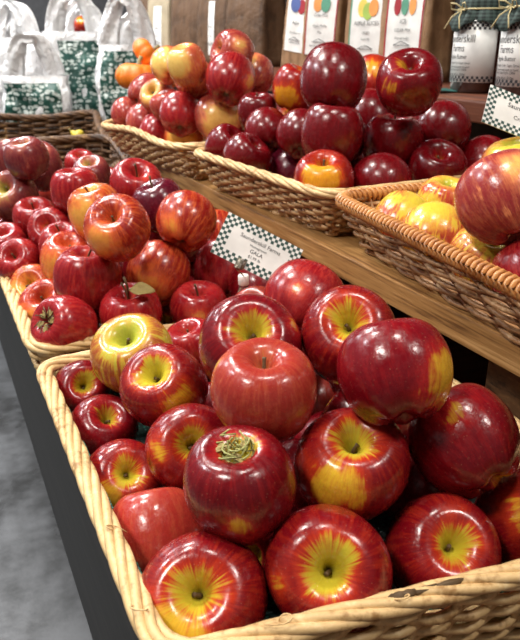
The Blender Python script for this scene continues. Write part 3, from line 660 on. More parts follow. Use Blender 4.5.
  ('G', 'Y', (0.4988, 0.6063, 1.0905), 0.0739, (0.509, 0.614, 0.603), 6.07, [(-0.228, -0.25, 0.941, 40)], 0.22, 'yellow-topped apple with pink cheek behind the orange-bound rim'),
  ('G', 'Y', (0.4973, 0.5222, 1.0879), 0.0734, (-0.097, -0.441, 0.892), 4.13, [(-0.076, -0.396, 0.915, 46)], 0.22, 'coral apple with open lime-yellow stem hollow behind the orange-bound rim'),
  ('G', 'R', (0.4932, 0.453, 1.09), 0.0728, (0.316, 0.673, 0.669), 2.69, [], 0.22, 'pinkish crimson apple at the right photo edge behind the orange-bound rim'),
  ('G', 'Y', (0.6549, 0.6534, 1.1433), 0.084, (-0.189, 0.068, 0.98), 3.29, [(-0.39, -0.36, 0.848, 50)], 0.22, 'yellow-topped apple high at the right below the crimson crisp card'),
]
BURIED = [
  ('A', (0.3132, 0.5063, 0.9233), 0.074, (0.875, -0.324, 0.36), 4.29),
  ('A', (0.2534, 0.465, 0.9233), 0.074, (0.677, -0.242, 0.695), 5.71),
  ('A', (0.3138, 0.6654, 0.9233), 0.074, (0.427, -0.849, 0.311), 4.73),
  ('A', (0.2432, 0.5368, 0.9233), 0.074, (-0.664, 0.164, 0.729), 5.12),
  ('A', (0.3944, 0.6914, 0.9233), 0.074, (0.21, 0.097, 0.973), 3.22),
  ('A', (0.1985, 0.404, 0.9233), 0.074, (-0.836, -0.473, 0.277), 2.28),
  ('A', (0.3827, 0.4911, 0.9233), 0.074, (0.383, -0.79, 0.478), 3.6),
  ('A', (0.2969, 0.595, 0.9712), 0.074, (0.39, 0.065, 0.919), 2.79),
  ('A', (0.3714, 0.6401, 0.9713), 0.074, (0.928, -0.042, 0.37), 5.63),
  ('A', (0.3156, 0.4533, 0.9795), 0.074, (-0.576, 0.649, 0.498), 5.52),
  ('A', (0.3674, 0.5309, 0.9806), 0.074, (-0.423, -0.334, 0.842), 2.7),
  ('B', (0.205, 1.074, 0.9233), 0.074, (-0.15, 0.94, 0.305), 5.06),
  ('B', (0.2681, 0.8841, 0.9233), 0.074, (-0.455, -0.78, 0.429), 2.09),
  ('B', (0.3951, 0.9701, 0.9233), 0.074, (-0.167, -0.769, 0.617), 1.34),
  ('B', (0.2344, 0.9656, 0.9233), 0.074, (-0.478, -0.751, 0.454), 3.01),
  ('B', (0.1844, 0.8701, 0.9233), 0.074, (-0.836, -0.12, 0.536), 6.04),
  ('B', (0.3028, 1.0759, 0.9233), 0.074, (0.892, -0.028, 0.451), 1.15),
  ('B', (0.2205, 1.1458, 0.9233), 0.074, (0.546, -0.647, 0.532), 5.12),
  ('B', (0.4009, 1.0592, 0.9233), 0.074, (-0.615, 0.675, 0.408), 5.04),
  ('B', (0.402, 0.8708, 0.9233), 0.074, (-0.037, -0.479, 0.877), 0.29),
  ('B', (0.2313, 1.0236, 0.9663), 0.074, (-0.647, -0.324, 0.69), 1.56),
  ('B', (0.2742, 1.1252, 0.9721), 0.074, (0.585, 0.329, 0.742), 3.71),
  ('B', (0.3541, 1.0742, 0.9752), 0.074, (0.666, 0.678, 0.309), 1.95),
  ('B', (0.2632, 0.9447, 0.9885), 0.074, (0.468, 0.497, 0.731), 4.13),
  ('B', (0.2096, 1.145, 0.999), 0.074, (0.664, -0.547, 0.51), 0.25),
  ('B', (0.2936, 1.0985, 1.0406), 0.074, (0.319, 0.687, 0.653), 0.32),
  ('C', (0.2825, 1.4812, 0.9233), 0.074, (-0.737, 0.357, 0.574), 3.94),
  ('C', (0.1153, 1.5123, 0.9233), 0.074, (0.277, -0.541, 0.794), 5.01),
  ('C', (0.2994, 1.6859, 0.9233), 0.074, (0.106, -0.584, 0.805), 1.24),
  ('C', (0.2669, 1.401, 0.9233), 0.074, (-0.763, -0.084, 0.641), 0.6),
  ('C', (0.2429, 1.5741, 0.9233), 0.074, (0.581, -0.07, 0.811), 5.05),
  ('C', (0.1953, 1.2571, 0.9233), 0.074, (-0.391, -0.593, 0.704), 5.61),
  ('C', (0.1644, 1.3594, 0.9233), 0.074, (-0.73, 0.332, 0.597), 1.35),
  ('C', (0.3969, 1.6994, 0.9233), 0.074, (-0.821, 0.523, 0.23), 1.59),
  ('C', (0.1227, 1.4202, 0.9233), 0.074, (-0.786, -0.249, 0.566), 2.39),
  ('C', (0.3947, 1.51, 0.9233), 0.074, (0.055, -0.196, 0.979), 2.37),
  ('C', (0.2086, 1.4716, 0.9233), 0.074, (-0.68, -0.214, 0.701), 1.55),
  ('C', (0.1152, 1.2606, 0.9233), 0.074, (-0.371, -0.287, 0.883), 4.73),
  ('C', (0.3142, 1.5883, 0.9233), 0.074, (-0.565, -0.453, 0.689), 4.79),
  ('C', (0.3836, 1.6106, 0.9233), 0.074, (0.139, -0.155, 0.978), 0.51),
  ('C', (0.3606, 1.4455, 0.9233), 0.074, (0.376, 0.147, 0.915), 5.23),
  ('C', (0.1722, 1.5533, 0.9503), 0.074, (-0.337, 0.538, 0.773), 5.55),
  ('E', (0.6336, 1.296, 1.0888), 0.074, (-0.003, -0.548, 0.836), 4.57),
  ('E', (0.6142, 1.4034, 1.0888), 0.074, (-0.411, 0.685, 0.602), 2.33),
  ('E', (0.5538, 1.3554, 1.0888), 0.074, (0.542, -0.133, 0.83), 1.2),
  ('E', (0.5706, 1.2498, 1.0888), 0.074, (-0.177, -0.117, 0.977), 5.63),
  ('E', (0.529, 1.4889, 1.0888), 0.074, (-0.003, 0.873, 0.488), 4.05),
  ('E', (0.6841, 1.3495, 1.0888), 0.074, (-0.67, 0.578, 0.466), 5.29),
  ('E', (0.5318, 1.5685, 1.0888), 0.074, (0.785, 0.129, 0.605), 1.16),
  ('E', (0.5492, 1.4252, 1.1342), 0.074, (-0.112, 0.03, 0.993), 2.79),
  ('E', (0.608, 1.3439, 1.1348), 0.074, (-0.053, -0.526, 0.849), 5.3),
  ('E', (0.666, 1.3943, 1.1466), 0.074, (0.615, 0.082, 0.784), 4.53),
  ('E', (0.608, 1.2703, 1.1504), 0.074, (-0.06, 0.782, 0.62), 2.43),
  ('E', (0.6782, 1.3093, 1.1553), 0.074, (-0.116, 0.057, 0.992), 0.93),
  ('E', (0.6056, 1.4093, 1.1814), 0.074, (-0.524, 0.543, 0.657), 0.77),
  ('E', (0.5376, 1.4441, 1.2087), 0.074, (-0.641, 0.712, 0.286), 3.61),
  ('F', (0.522, 0.8908, 1.0888), 0.074, (0.146, -0.002, 0.989), 5.74),
  ('F', (0.5924, 0.9543, 1.0888), 0.074, (0.963, -0.123, 0.24), 2.97),
  ('F', (0.708, 0.9672, 1.0888), 0.074, (0.167, -0.654, 0.738), 4.52),
  ('F', (0.6673, 0.9067, 1.0888), 0.074, (-0.393, 0.469, 0.791), 5.58),
  ('F', (0.6309, 1.0962, 1.0888), 0.074, (0.265, 0.935, 0.238), 1.43),
  ('F', (0.6963, 1.0599, 1.0888), 0.074, (-0.605, 0.019, 0.796), 1.11),
  ('F', (0.6415, 1.0129, 1.0888), 0.074, (-0.626, -0.568, 0.534), 4.21),
  ('F', (0.7488, 0.9056, 1.0888), 0.074, (-0.308, 0.322, 0.895), 3.24),
  ('F', (0.7508, 0.9964, 1.1393), 0.074, (-0.092, 0.472, 0.877), 4.97),
  ('F', (0.6045, 1.0612, 1.1462), 0.074, (0.938, 0.297, 0.178), 0.71),
  ('F', (0.7132, 0.9323, 1.1539), 0.074, (0.148, -0.743, 0.652), 6.09),
  ('F', (0.5776, 0.9319, 1.155), 0.074, (0.331, -0.07, 0.941), 5.75),
  ('F', (0.656, 1.1157, 1.1563), 0.074, (-0.249, 0.234, 0.94), 0.42),
  ('F', (0.6855, 1.0398, 1.1567), 0.074, (-0.537, -0.807, 0.245), 4.78),
  ('G', (0.6184, 0.6006, 1.0888), 0.074, (-0.62, 0.063, 0.782), 5.34),
  ('G', (0.7082, 0.6496, 1.0888), 0.074, (0.623, 0.636, 0.454), 1.05),
]

def orient(axis, spin):
    q = Vector((0, 0, 1)).rotation_difference(Vector(axis).normalized())
    return q @ Quaternion((0, 0, 1), spin)
def place_apple(i, typ, loc, D, axis, spin, cheeks, stemL, label, group, mesh=None, stem=True):
    T = TYPES[typ]
    me = mesh or MESH[i % len(MESH)]
    o = bpy.data.objects.new('apple', me); col.objects.link(o)
    q = orient(axis, spin); o.rotation_mode = 'QUATERNION'; o.rotation_quaternion = q; o.location = loc; o.scale = (D/2,)*3
    rn = random.Random(i*7+3); k = rn.uniform(.88, 1.12)
    o['skin_red'] = [c*k for c in T[0]]; o['skin_mid'] = list(T[1]); o['skin_under'] = list(T[2])
    o['look'] = [T[3][0], T[3][1], float(T[3][2])]; o['dots'] = T[3][3]
    qi = q.inverted()
    for n, key in enumerate('ab'):
        if n < len(cheeks):
            v = qi @ Vector(cheeks[n][:3]); o['cheek_'+key] = [v.x, v.y, v.z]; o['cheek_size_'+key] = float(cheeks[n][3])
        else: o['cheek_'+key] = [0., 0., 1.]; o['cheek_size_'+key] = -200.0
    tag(o, label, 'apple', group)
    if stem:
        sm, tip = stem_mesh(i, stemL)
        s = bpy.data.objects.new('stem', sm); col.objects.link(s); s.parent = o
    return o

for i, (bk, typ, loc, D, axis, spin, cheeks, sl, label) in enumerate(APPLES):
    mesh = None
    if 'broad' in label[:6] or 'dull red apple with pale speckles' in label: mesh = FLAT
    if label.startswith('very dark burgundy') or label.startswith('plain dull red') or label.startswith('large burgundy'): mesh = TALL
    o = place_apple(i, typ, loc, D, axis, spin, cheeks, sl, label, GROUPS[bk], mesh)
    qi = o.rotation_quaternion.inverted()
    toC = qi @ (CAM - Vector(loc)).normalized(); upL = qi @ Vector((0, 0, 1)); rtL = qi @ (RT @ Vector((1, 0, 0)))
    if 'curly tendrils around' in label:
        m = MB(); rn = random.Random(5)
        for k in range(13):
            a = rn.uniform(0, 6.28); pts = []; R0 = rn.uniform(.12, .42); ph = rn.uniform(0, 6)
            for s in range(12):
                q = s/11; aa = a + q*rn.uniform(2.0, 3.6); rr = R0*(.3+q*.8)
                pts.append((rr*math.cos(aa), rr*math.sin(aa), .80 + .16*math.sin(q*4+ph) + .10*rn.random()))
            m.tube(pts, .016, 5)
        m.build('dried_tendrils', 'tendril', o)
        m = MB()
        for k in range(4): leaf_mb(m, (.1*math.cos(k*2), .1*math.sin(k*2), .84), (math.cos(k*2+1), math.sin(k*2+1), .05), (0, 0, 1), .34, .12)
        m.build('dried_leaf', 'dryleaf', o)
    if 'lying with a dried tan calyx' in label:
        m = MB()
        for k in range(5):
            a = k*1.3; leaf_mb(m, (.10*math.cos(a), .10*math.sin(a), .80), (math.cos(a), math.sin(a), .12), (0, 0, 1), .38, .20)
        m.build('dried_leaf', 'dryleaf', o)
        m = MB()
        for k in range(7):
            a = k*.95; m.tube([(.05*math.cos(a), .05*math.sin(a), .55), (.2*math.cos(a+.4), .2*math.sin(a+.4), .9), (.42*math.cos(a+.8), .42*math.sin(a+.8), .93)], .018, 5)
        m.build('dried_calyx', 'stem', o)
    if 'one curled brown-green leaf' in label:
        m = MB(); leaf_mb(m, Vector((0, 0, .98))+toC*.42+rtL*.05, rtL*.95+toC*.15, upL*.5+toC*.6, .85, .46, .2); m.build('leaf', 'dryleaf', o)
        m = MB(); m.tube([Vector((0, 0, .5)), Vector((0, 0, .92))+toC*.3, Vector((0, 0, 1.12))+toC*.45, Vector((0, 0, 1.12))+toC*.45+upL*.3-rtL*.08], .04, 6); m.build('twig', 'stem', o)
    if 'green leaf scrap' in label:
        m = MB(); leaf_mb(m, toC*.98 - rtL*.2, rtL*.6 - upL*.4, toC, .5, .25, .1); m.build('leaf_scrap', 'greenleaf', o)
for i, (bk, loc, D, axis, spin) in enumerate(BURIED):
    typ, lab, grp = BURIED_LOOK[bk]
    place_apple(300+i, typ, loc, D, axis, spin, [], .2, lab, grp, stem=False)

# ------------------------------------------------------------------ price cards
def card(label, centre, right, up, W, H, lines, stem_pts, bottle):
    R = Vector(right).normalized(); U = Vector(up); U = (U-R*U.dot(R)).normalized(); Nn = R.cross(U)
    root = empty('price_card', centre); tag(root, label, 'sign')
    rot = Matrix((R, U, Nn)).transposed().to_4x4()
    root.rotation_euler = rot.to_euler()
    m = MB(); m.box((0, 0, 0), (W, H, .0008)); m.build('card', 'card', root, False)
    m = MB(); c = H/14.0; nx = int(round(W/c)); cxw = W/nx; ny = 14
    for a in range(nx):
        for b in range(ny):
            if (a < 3 or a >= nx-3 or b < 3 or b >= ny-3) and (a+b) % 2 == 0:
                x = -W/2+cxw*(a+.5); y = -H/2+c*(b+.5)
                m.add([(x-cxw/2, y-c/2, .0006), (x+cxw/2, y-c/2, .0006), (x+cxw/2, y+c/2, .0006), (x-cxw/2, y+c/2, .0006)], [(0, 1, 2, 3)])
    m.build('checkered_border', 'green', root, False)
    m = MB()
    for (tx, sz, y) in lines: put_text(m, tx, sz, 0, y, lambda x, y: (x, y, .0008))
    m.build('printed_text', 'ink', root, False)
    return root, rot, Vector(centre)

def camdir(x, y, z): return RT @ Vector((x, y, z))
def at_depth(px, py, t): return CAM + RT @ (Vector(((px-260)/F, (320-py)/F, -1))*t)

G1 = Vector((.30, .757, TZ))
c1 = at_depth(257.5, 251, .80)
r1, rot1, cc1 = card('white price card with green checkered border reading gala, above the red apples', c1, camdir(75, -37, -14), camdir(18, 43, -12), .0965, .0530,
    [('Saunderskill Farms', .0068, .0088), ('Homegrown', .0042, .0022), ('GALA', .0064, -.0042), ('$1.99 lb', .0048, -.0108)], None, None)
def coil(m, a, b, r, turns, th=.0007):
    a = Vector(a); b = Vector(b); d = (b-a); z = d.normalized(); u = z.orthogonal().normalized(); w = z.cross(u); K = turns*10
    m.tube([a + d*(k/K) + u*math.cos(2*PI*k/10)*r + w*math.sin(2*PI*k/10)*r for k in range(K+1)], th, 5)
# the clip stand: little clear bottle with a white cap, a coiled wire clip gripping the card
def clip_stand(label, base, top_z, card_c, rotm, H, u=-.012):
    root = empty('card_stand', base); tag(root, label, 'card holder')
    b = Vector(base); h = top_z-b.z
    m = MB(); m.lathe([(.0085, 0), (.0100, .002), (.0100, h*.72), (.0095, h*.80), (.0060, h*.88), (.0050, h*.90), (.0050, h*.95)], 24); m.build('bottle', 'glass', root)
    m = MB(); m.lathe([(.0062, h*.91), (.0068, h*.915), (.0068, h-.0012), (.0060, h), (.001, h)], 24); m.build('cap', 'cap', root)
    X = rotm.to_3x3()
    bot = card_c + X @ Vector((u, -H/2-.004, -.0030)); top = card_c + X @ Vector((u*.6, H/2+.003, -.0030))
    m = MB(); m.tube([Vector((0, 0, h-.001)), (bot-b)*.5 + Vector((0, 0, h))*.5, bot-b, (bot-b).lerp(top-b, .5), top-b], .0009, 6)
    m.build('wire', 'steel', root)
    m = MB(); y0 = card_c + X @ Vector((u, -H/2-.0035, .0005)); y1 = card_c + X @ Vector((u, -H/2+.0085, .0026))
    coil(m, y0-b, y1-b, .0052, 9, .00055)
    m.build('coil_clip', 'steel', root); return root
clip_stand('small clear bottle with white cap and coiled wire holding the gala card', at_depth(243, 340, .93)*0 + Vector((.333, .7575, TZ)), 1.30-.276, cc1, rot1, .0530)

c2 = at_depth(531, 121, .86)
r2, rot2, cc2 = card('white price card with green checkered border reading crimson crisp, cut off at the right', c2, camdir(86, -30, -10), camdir(11, 42, -12), .122, .0545,
    [('Saunderskill Farms', .0090, .0095), ('Homegrown', .0050, .0015), ('Crimson Crisp', .0078, -.0050), ('$1.99 per lb', .0050, -.0118)], None, None)
clip_stand('small clear bottle and coiled wire holding the crimson crisp card', Vector((.80, .738, ST)), 1.30-.150, cc2, rot2, .0545, 0.0)

# ------------------------------------------------------------------ jars
def jar(label, x, y, turn):
    root = empty('preserve_jar', (x, y, UT), turn); root.scale = (1.06, 1.06, 1.30); tag(root, label, 'jar', 'preserve jars on the upper shelf')
    R = .0435
    m = MB(); m.lathe([(.030, 0), (R-.003, .001), (R, .006), (R, .088), (R-.004, .098), (R-.009, .104), (R-.009, .112)], 40); m.build('glass_body', 'jam', root)
    def wrap(r): return lambda a, z: (r*math.sin(a/r)*-1*-1 if 0 else -r*math.cos(a/r), -r*math.sin(a/r), z)
    r = R+.0007; half = .066; z0, z1 = .014, .090
    m = MB(); n = 24; vs = []
    for rr in (r, r+.0003):
        f_ = wrap(rr)
        for k in range(n+1):
            a = -half+2*half*k/n; vs += [f_(a, z0), f_(a, z1)]
    o_ = 2*(n+1); fs = []
    for k in range(n): fs += [(o_+2*k, o_+2*k+1, o_+2*k+3, o_+2*k+2), (2*k, 2*k+2, 2*k+3, 2*k+1)]
    fs += [(2*k, o_+2*k, o_+2*k+2, 2*k+2) for k in range(n)] + [(2*k+1, 2*k+3, o_+2*k+3, o_+2*k+1) for k in range(n)] + [(0, 1, o_+1, o_), (2*n, o_+2*n, o_+2*n+1, 2*n+1)]
    m.add(vs, fs); lb = m.build('label', 'whitepaper', root)
    f2 = wrap(r+.0006); nc = 34; cw = 2*half/nc; ch = .0034
    for (zz, rows_) in ((z0+.001, 2), (z1-.001-3*ch, 3)):
        m = MB()
        for a in range(nc):
            for b in range(rows_):
                if (a+b) % 2 == 0:
                    A = -half+a*cw; Z = zz+b*ch; m.add([f2(A, Z), f2(A+cw, Z), f2(A+cw, Z+ch), f2(A, Z+ch)], [(0, 1, 2, 3)])
        m.build('checkered_band', 'ink', lb, False)
    m = MB(); f3 = wrap(r+.0007)
    put_text(m, 'Saunderskill', .0135, 0, .0675, f3); put_text(m, 'Farms', .0125, 0, .0560, f3); put_text(m, 'Apple Butter', .0078, 0, .0455, f3)
    for k, w in enumerate((.060, .052)): put_text(m, 'Apples, Apple Cider, Sugar, Spices' if k == 0 else 'Locally grown and made by hand', .0040, 0, .0380-.005*k, f3)
    put_text(m, 'Accord, New York 12404', .0042, 0, .0295, f3); put_text(m, 'Net Wt. 18 oz. (510g)', .0046, 0, .0235, f3)
    m.build('printed_text', 'ink', lb, False)
    # cloth cover with scalloped skirt
    m = MB(); seg = 72; prof = [(.001, .1205), (.020, .121), (.033, .1195), (.0385, .115), (.0395, .108), (.0385, .1045), (.042, .100), (.046, .094), (.049, .088)]
    vs = []
    for i, (rr, z) in enumerate(prof):
        q = max(0, i-4)/4
        for k in range(seg):
            a = 2*PI*k/seg; e = q*(.10*math.cos(9*a)+.05*math.cos(14*a+1))
            corner = q*.22*max(0, math.cos(4*a/2))**4*0 + q*.12*abs(math.cos(2*a))**6
            vs.append((rr*(1+e+corner)*math.cos(a), rr*(1+e+corner)*math.sin(a), z - q*.012*abs(math.cos(2*a))**4))
    fs = [(i*seg+k, i*seg+(k+1) % seg, (i+1)*seg+(k+1) % seg, (i+1)*seg+k) for i in range(len(prof)-1) for k in range(seg)] + [tuple(range(seg))]
    m.add(vs, fs); cl = m.build('cloth_cover', 'cloth', root); sd = cl.modifiers.new('thickness', 'SOLIDIFY'); sd.thickness = .0012
    m = MB()
    m.tube([(.0412*math.cos(2*PI*k/40), .0412*math.sin(2*PI*k/40), .1035) for k in range(40)], .0011, 5, True)
    for s in (-1, 1):   # bow facing the aisle
        m.tube([(-.042, 0, .104), (-.050, s*.008, .110), (-.053, s*.018, .111), (-.050, s*.020, .104), (-.045, s*.008, .102), (-.043, 0, .103)], .0010, 5)
        m.tube([(-.043, 0, .103), (-.055, s*.010, .094), (-.060, s*.020, .080)], .0010, 5)
    m.build('raffia_bow', 'raffia', root)
    return root
jar('dark preserve jar with checkered label and gingham cloth lid, left of the pair', .905, 1.022, math.radians(-4))
jar('dark preserve jar with checkered label and gingham cloth lid, at the right photo edge', .897, .898, math.radians(-5))

# tissue sheet lying at the shelf edge under the jars
m = MB(); nx, ny = 10, 26; vs = []
for lay in (0, 1):
    for i in range(nx):
        for j in range(ny):
            q = i/(nx-1); x = .772 + .10*q; y = 1.02 + .22*j/(ny-1)
            drop = max(0, .786-x)*1.1
            vs.append((x, y, UT + .0015 + .003*abs(math.sin(j*.9+i*.4)) + .0006*lay - drop*.0))
o_ = nx*ny; fs = []; mi = []
for i in range(nx-1):
    for j in range(ny-1):
        k = i*ny+j; fs.append((k, k+ny, k+ny+1, k+1)); fs.append((o_+k, o_+k+1, o_+k+ny+1, o_+k+ny))
        w = 1 if (math.sin(j*.55+i*.5) > .35) else 0
        mi += [w, w]
m.v = vs; m.f = fs; m.mi = mi
o = m.build('tissue_sheet', ['teal', 'whitepaper'], None); tag(o, 'crumpled teal and white paper sheet lying at the upper shelf edge', 'paper')

# ------------------------------------------------------------------ paper pouches
def pouch(label, x, y, w, d, h, turn, mat='kraft', lab=None, lean=0.0, group='brown paper pouches on the upper shelf', base=UT, seed=0):
    rn = random.Random(seed)
    root = empty('paper_pouch', (x, y, base), turn); root.rotation_euler = (lean, 0, turn); tag(root, label, 'pouch', group)
    m = MB(); nz = 14; vs = []
    ring = []
    for k in range(10): ring.append((-1, -1+2*k/10))
    for k in range(6): ring.append((-1+2*k/6, 1))
    for k in range(10): ring.append((1, 1-2*k/10))
    for k in range(6): ring.append((1-2*k/6, -1))
    nr = len(ring)
    for iz in range(nz+1):
        q = iz/nz
        for (a, b) in ring:
            pin = 1-.55*q**2.2
            gus = .22*q*(1-abs(a))*(1 if abs(b) > .99 else 0)
            bulge = 1 + .05*math.sin(PI*q)
            xx = a*d/2*pin*bulge + rn.uniform(-.0012, .0012)
            yy = b*w/2*(1-gus) + rn.uniform(-.0012, .0012)
            vs.append((xx, yy, h*q))
    fs = [(i*nr+k, i*nr+(k+1) % nr, (i+1)*nr+(k+1) % nr, (i+1)*nr+k) for i in range(nz) for k in range(nr)]
    fs += [tuple(range(nr))[::-1], tuple(nz*nr+k for k in range(nr))]
    fs = [f[::-1] for f in fs]
    m.add(vs, fs); m.build('bag', mat, root, True)
    if lab:
        lw, z0, z1, edge, fruits, words = lab
        def front(yy, zz, off=.0015):
            q = zz/h; return (-(d/2)*(1-.55*q**2.2)*(1+.05*math.sin(PI*q)) - off, yy, zz)
        m = MB(); n = 10; vs = []
        for off in (.0012, .0018):
            for k in range(n+1):
                z = z0+(z1-z0)*k/n; vs += [front(lw/2, z, off), front(-lw/2, z, off)]
        o_ = 2*(n+1); fs = []
        for k in range(n): fs += [(o_+2*k, o_+2*k+1, o_+2*k+3, o_+2*k+2), (2*k, 2*k+2, 2*k+3, 2*k+1), (2*k, 2*k+2, o_+2*k+2, o_+2*k), (2*k+1, o_+2*k+1, o_+2*k+3, 2*k+3)]
        m.add(vs, fs); lb = m.build('label', 'whitepaper', root, False)
        if edge:
            for s in (-1, 1):
                m = MB()
                for k in range(n):
                    za = z0+(z1-z0)*k/n; zb_ = z0+(z1-z0)*(k+1)/n; y1_, y2_ = s*lw/2, s*(lw/2-.004)
                    m.add([front(y1_, za, .0022), front(y2_, za, .0022), front(y2_, zb_, .0022), front(y1_, zb_, .0022)], [(0, 1, 2, 3)])
                m.build('coloured_border', edge, lb, False)
        m = MB(); mats = ['labelyellow', 'labellime', 'labelorange', 'red', 'labelblue', 'labelgreen']
        for (fy, fz, fw, fh, mi) in fruits:
            vs = [front(fy+fw*math.cos(2*PI*k/16), fz+fh*math.sin(2*PI*k/16), .0024+.0003*mi) for k in range(16)]
            m.add(vs, [tuple(range(16))], mi)
        if fruits: m.build('fruit_picture', mats, lb, False)
        m = MB(); fn = lambda a, z: front(-a, z, .0045)
        for (tx, sz, zz) in words: put_text(m, tx, sz, 0, zz, fn)
        # small roofed emblem
        zc = z0+(z1-z0)*.24
        for (y0_, za, y1_, zb_) in ((-.022, -.006, 0, .002), (0, .002, .022, -.006), (-.022, -.006, .022, -.006)):
            a = Vector(front(y0_, zc+za, .0045)); b = Vector(front(y1_, zc+zb_, .0045)); m.tube([a, b], .0007, 4)
        m.build('printed_text', 'ink', lb, False)
    return root
FR1 = [(.016, .150, .014, .019, 0), (-.016, .150, .014, .018, 2), (0, .143, .015, .018, 1)]
FR2 = [(.020, .150, .009, .018, 3), (0, .150, .009, .018, 5), (-.020, .150, .009, .018, 2)]
pouch('brown paper pouch with white label edged in black, leftmost of the labelled ones', .985, 1.815, .105, .075, .30, math.radians(12), 'kraft', (.085, .052, .20, None, [(.01, .17, .02, .02, 4), (-.015, .165, .016, .018, 3)], [('Apple', .012, .125), ('Naturally grown', .007, .10), ('Keep cool and dry', .006, .075)]), .10, seed=1)
pouch('brown paper pouch with white label edged in red, second from the left of the row', .985, 1.68, .115, .08, .30, math.radians(20), 'kraft', (.10, .046, .20, 'red', [(.014, .165, .014, .018, 2), (-.012, .165, .015, .018, 5)], [('Cider Mix', .011, .140), ('Apple Muffin', .009, .115), ('Mix', .009, .10), ('Saunderskill Farms', .008, .068)]), .04, seed=2)
pouch('brown paper pouch with green-edged label picturing yellow and green apples', .985, 1.455, .13, .085, .30, math.radians(16), 'kraft', (.105, .030, .20, 'labelgreen', FR1, [('APPLE SLICES', .0125, .118), ('DRIED', .008, .098), ('Naturally', .007, .085), ('Saunderskill Farms', .008, .045)]), 0, seed=3)
pouch('brown paper pouch with red-edged label picturing small fruits, right of the green-edged one', .985, 1.315, .13, .085, .30, math.radians(14), 'kraft', (.098, .042, .20, 'red', FR2, [('ICE', .012, .120), ('CIDER MIX', .009, .103), ('Homemade', .008, .088), ('Saunderskill Farms', .008, .055)]), 0, seed=4)
pouch('plain dark brown paper bag standing left of the jars', 1.045, 1.12, .15, .10, .32, math.radians(30), 'kraftdark', None, 0, seed=5)
pouch('plain dark brown paper bag behind the green-edged pouch', 1.13, 1.60, .15, .12, .33, math.radians(10), 'kraftdark', None, 0, seed=6)
pouch('plain dark brown paper bag just left of the black gap', 1.02, 2.20, .17, .11, .32, math.radians(18), 'kraftdark', None, 0, seed=7)
pouch('dark brown paper bag with a narrow white strip label beyond the pale apples', 1.00, 2.42, .17, .11, .32, math.radians(14), 'kraftdark', (.035, .03, .20, None, [], [('Farms', .010, .12), ('Mix', .009, .09)]), 0, seed=8)
pouch('plain dark brown paper bag third from the black gap', .99, 2.66, .18, .11, .32, math.radians(18), 'kraftdark', None, 0, seed=9)
pouch('cream paper pouch with a narrow strip label furthest along the upper shelf', .97, 2.93, .16, .11, .32, math.radians(14), 'cream', (.06, .03, .20, None, [], [('Farms', .012, .12), ('Mix', .011, .09), ('Apple', .010, .06)]), 0, seed=10)
pouch('dark brown paper bag beyond the cream pouch, behind the white bag handles', .98, 3.19, .17, .11, .32, math.radians(14), 'kraftdark', None, 0, seed=11)

# ------------------------------------------------------------------ mini squashes in their own dark basket
basket('small dark wicker basket holding the orange squashes at the end of the oak step', None,
    [(.525, 1.79), (.84, 1.79), (.84, 2.11), (.525, 2.11)], ST, 1.125, flare=.02, wall='darkwicker', rim='darkwicker', stakes='darkwicker', rows=9, rw=.0045, spacing=.035, amp=.005, rim_r=.008, rad=.07, seed=12)
def squash(label, loc, D, axis, spin):
    m = MB(); seg, rg = 60, 20; vs = []
    for i in range(rg+1):
        th = PI*i/rg
        for k in range(seg):
            a = 2*PI*k/seg; rib = 1-.10*abs(math.cos(5*a))**.7*math.sin(th)**.5*0 - .09*(1-abs(math.sin(5*a)))**1.5*math.sin(th)
            r = (math.sin(th)**.8)*rib; z = .62*math.cos(th) - .30*math.exp(-(math.sin(th)/.28)**2)*(1 if math.cos(th) > 0 else -1)
            vs.append((r*math.cos(a), r*math.sin(a), z))
    fs = [(i*seg+k, (i+1)*seg+k, (i+1)*seg+(k+1) % seg, i*seg+(k+1) % seg) for i in range(rg) for k in range(seg)]
    m.add(vs, fs); o = m.build('mini_squash', 'orangeskin'); o.location = loc; o.scale = (D/2,)*3
    o.rotation_mode = 'QUATERNION'; o.rotation_quaternion = orient(axis, spin); tag(o, label, 'squash', 'orange squashes in the small dark basket')
    m = MB(); m.tube([(0, 0, .28), (.02, 0, .5), (.08, .03, .72), (.16, .05, .85)], [.13, .09, .08, .10], 8); m.build('stem', 'squashstem', o)
squash('ribbed orange mini squash low at the front left, the yellowest of three', at_depth(138, 77, 1.93), .125, camdir(.1, .9, .35), .3)
squash('ribbed orange mini squash resting on top of the other two', at_depth(147, 55, 1.98), .098, camdir(.75, .55, .1), .8)
squash('ribbed orange mini squash at the right, half hidden by pale apples', at_depth(164, 75, 2.02), .092, camdir(.5, .7, .2), 1.3)
squash('ribbed orange mini squash buried at the bottom of the small dark basket', (.63, 1.93, ST+.040), .10, (0.1, .1, 1), 1.9)

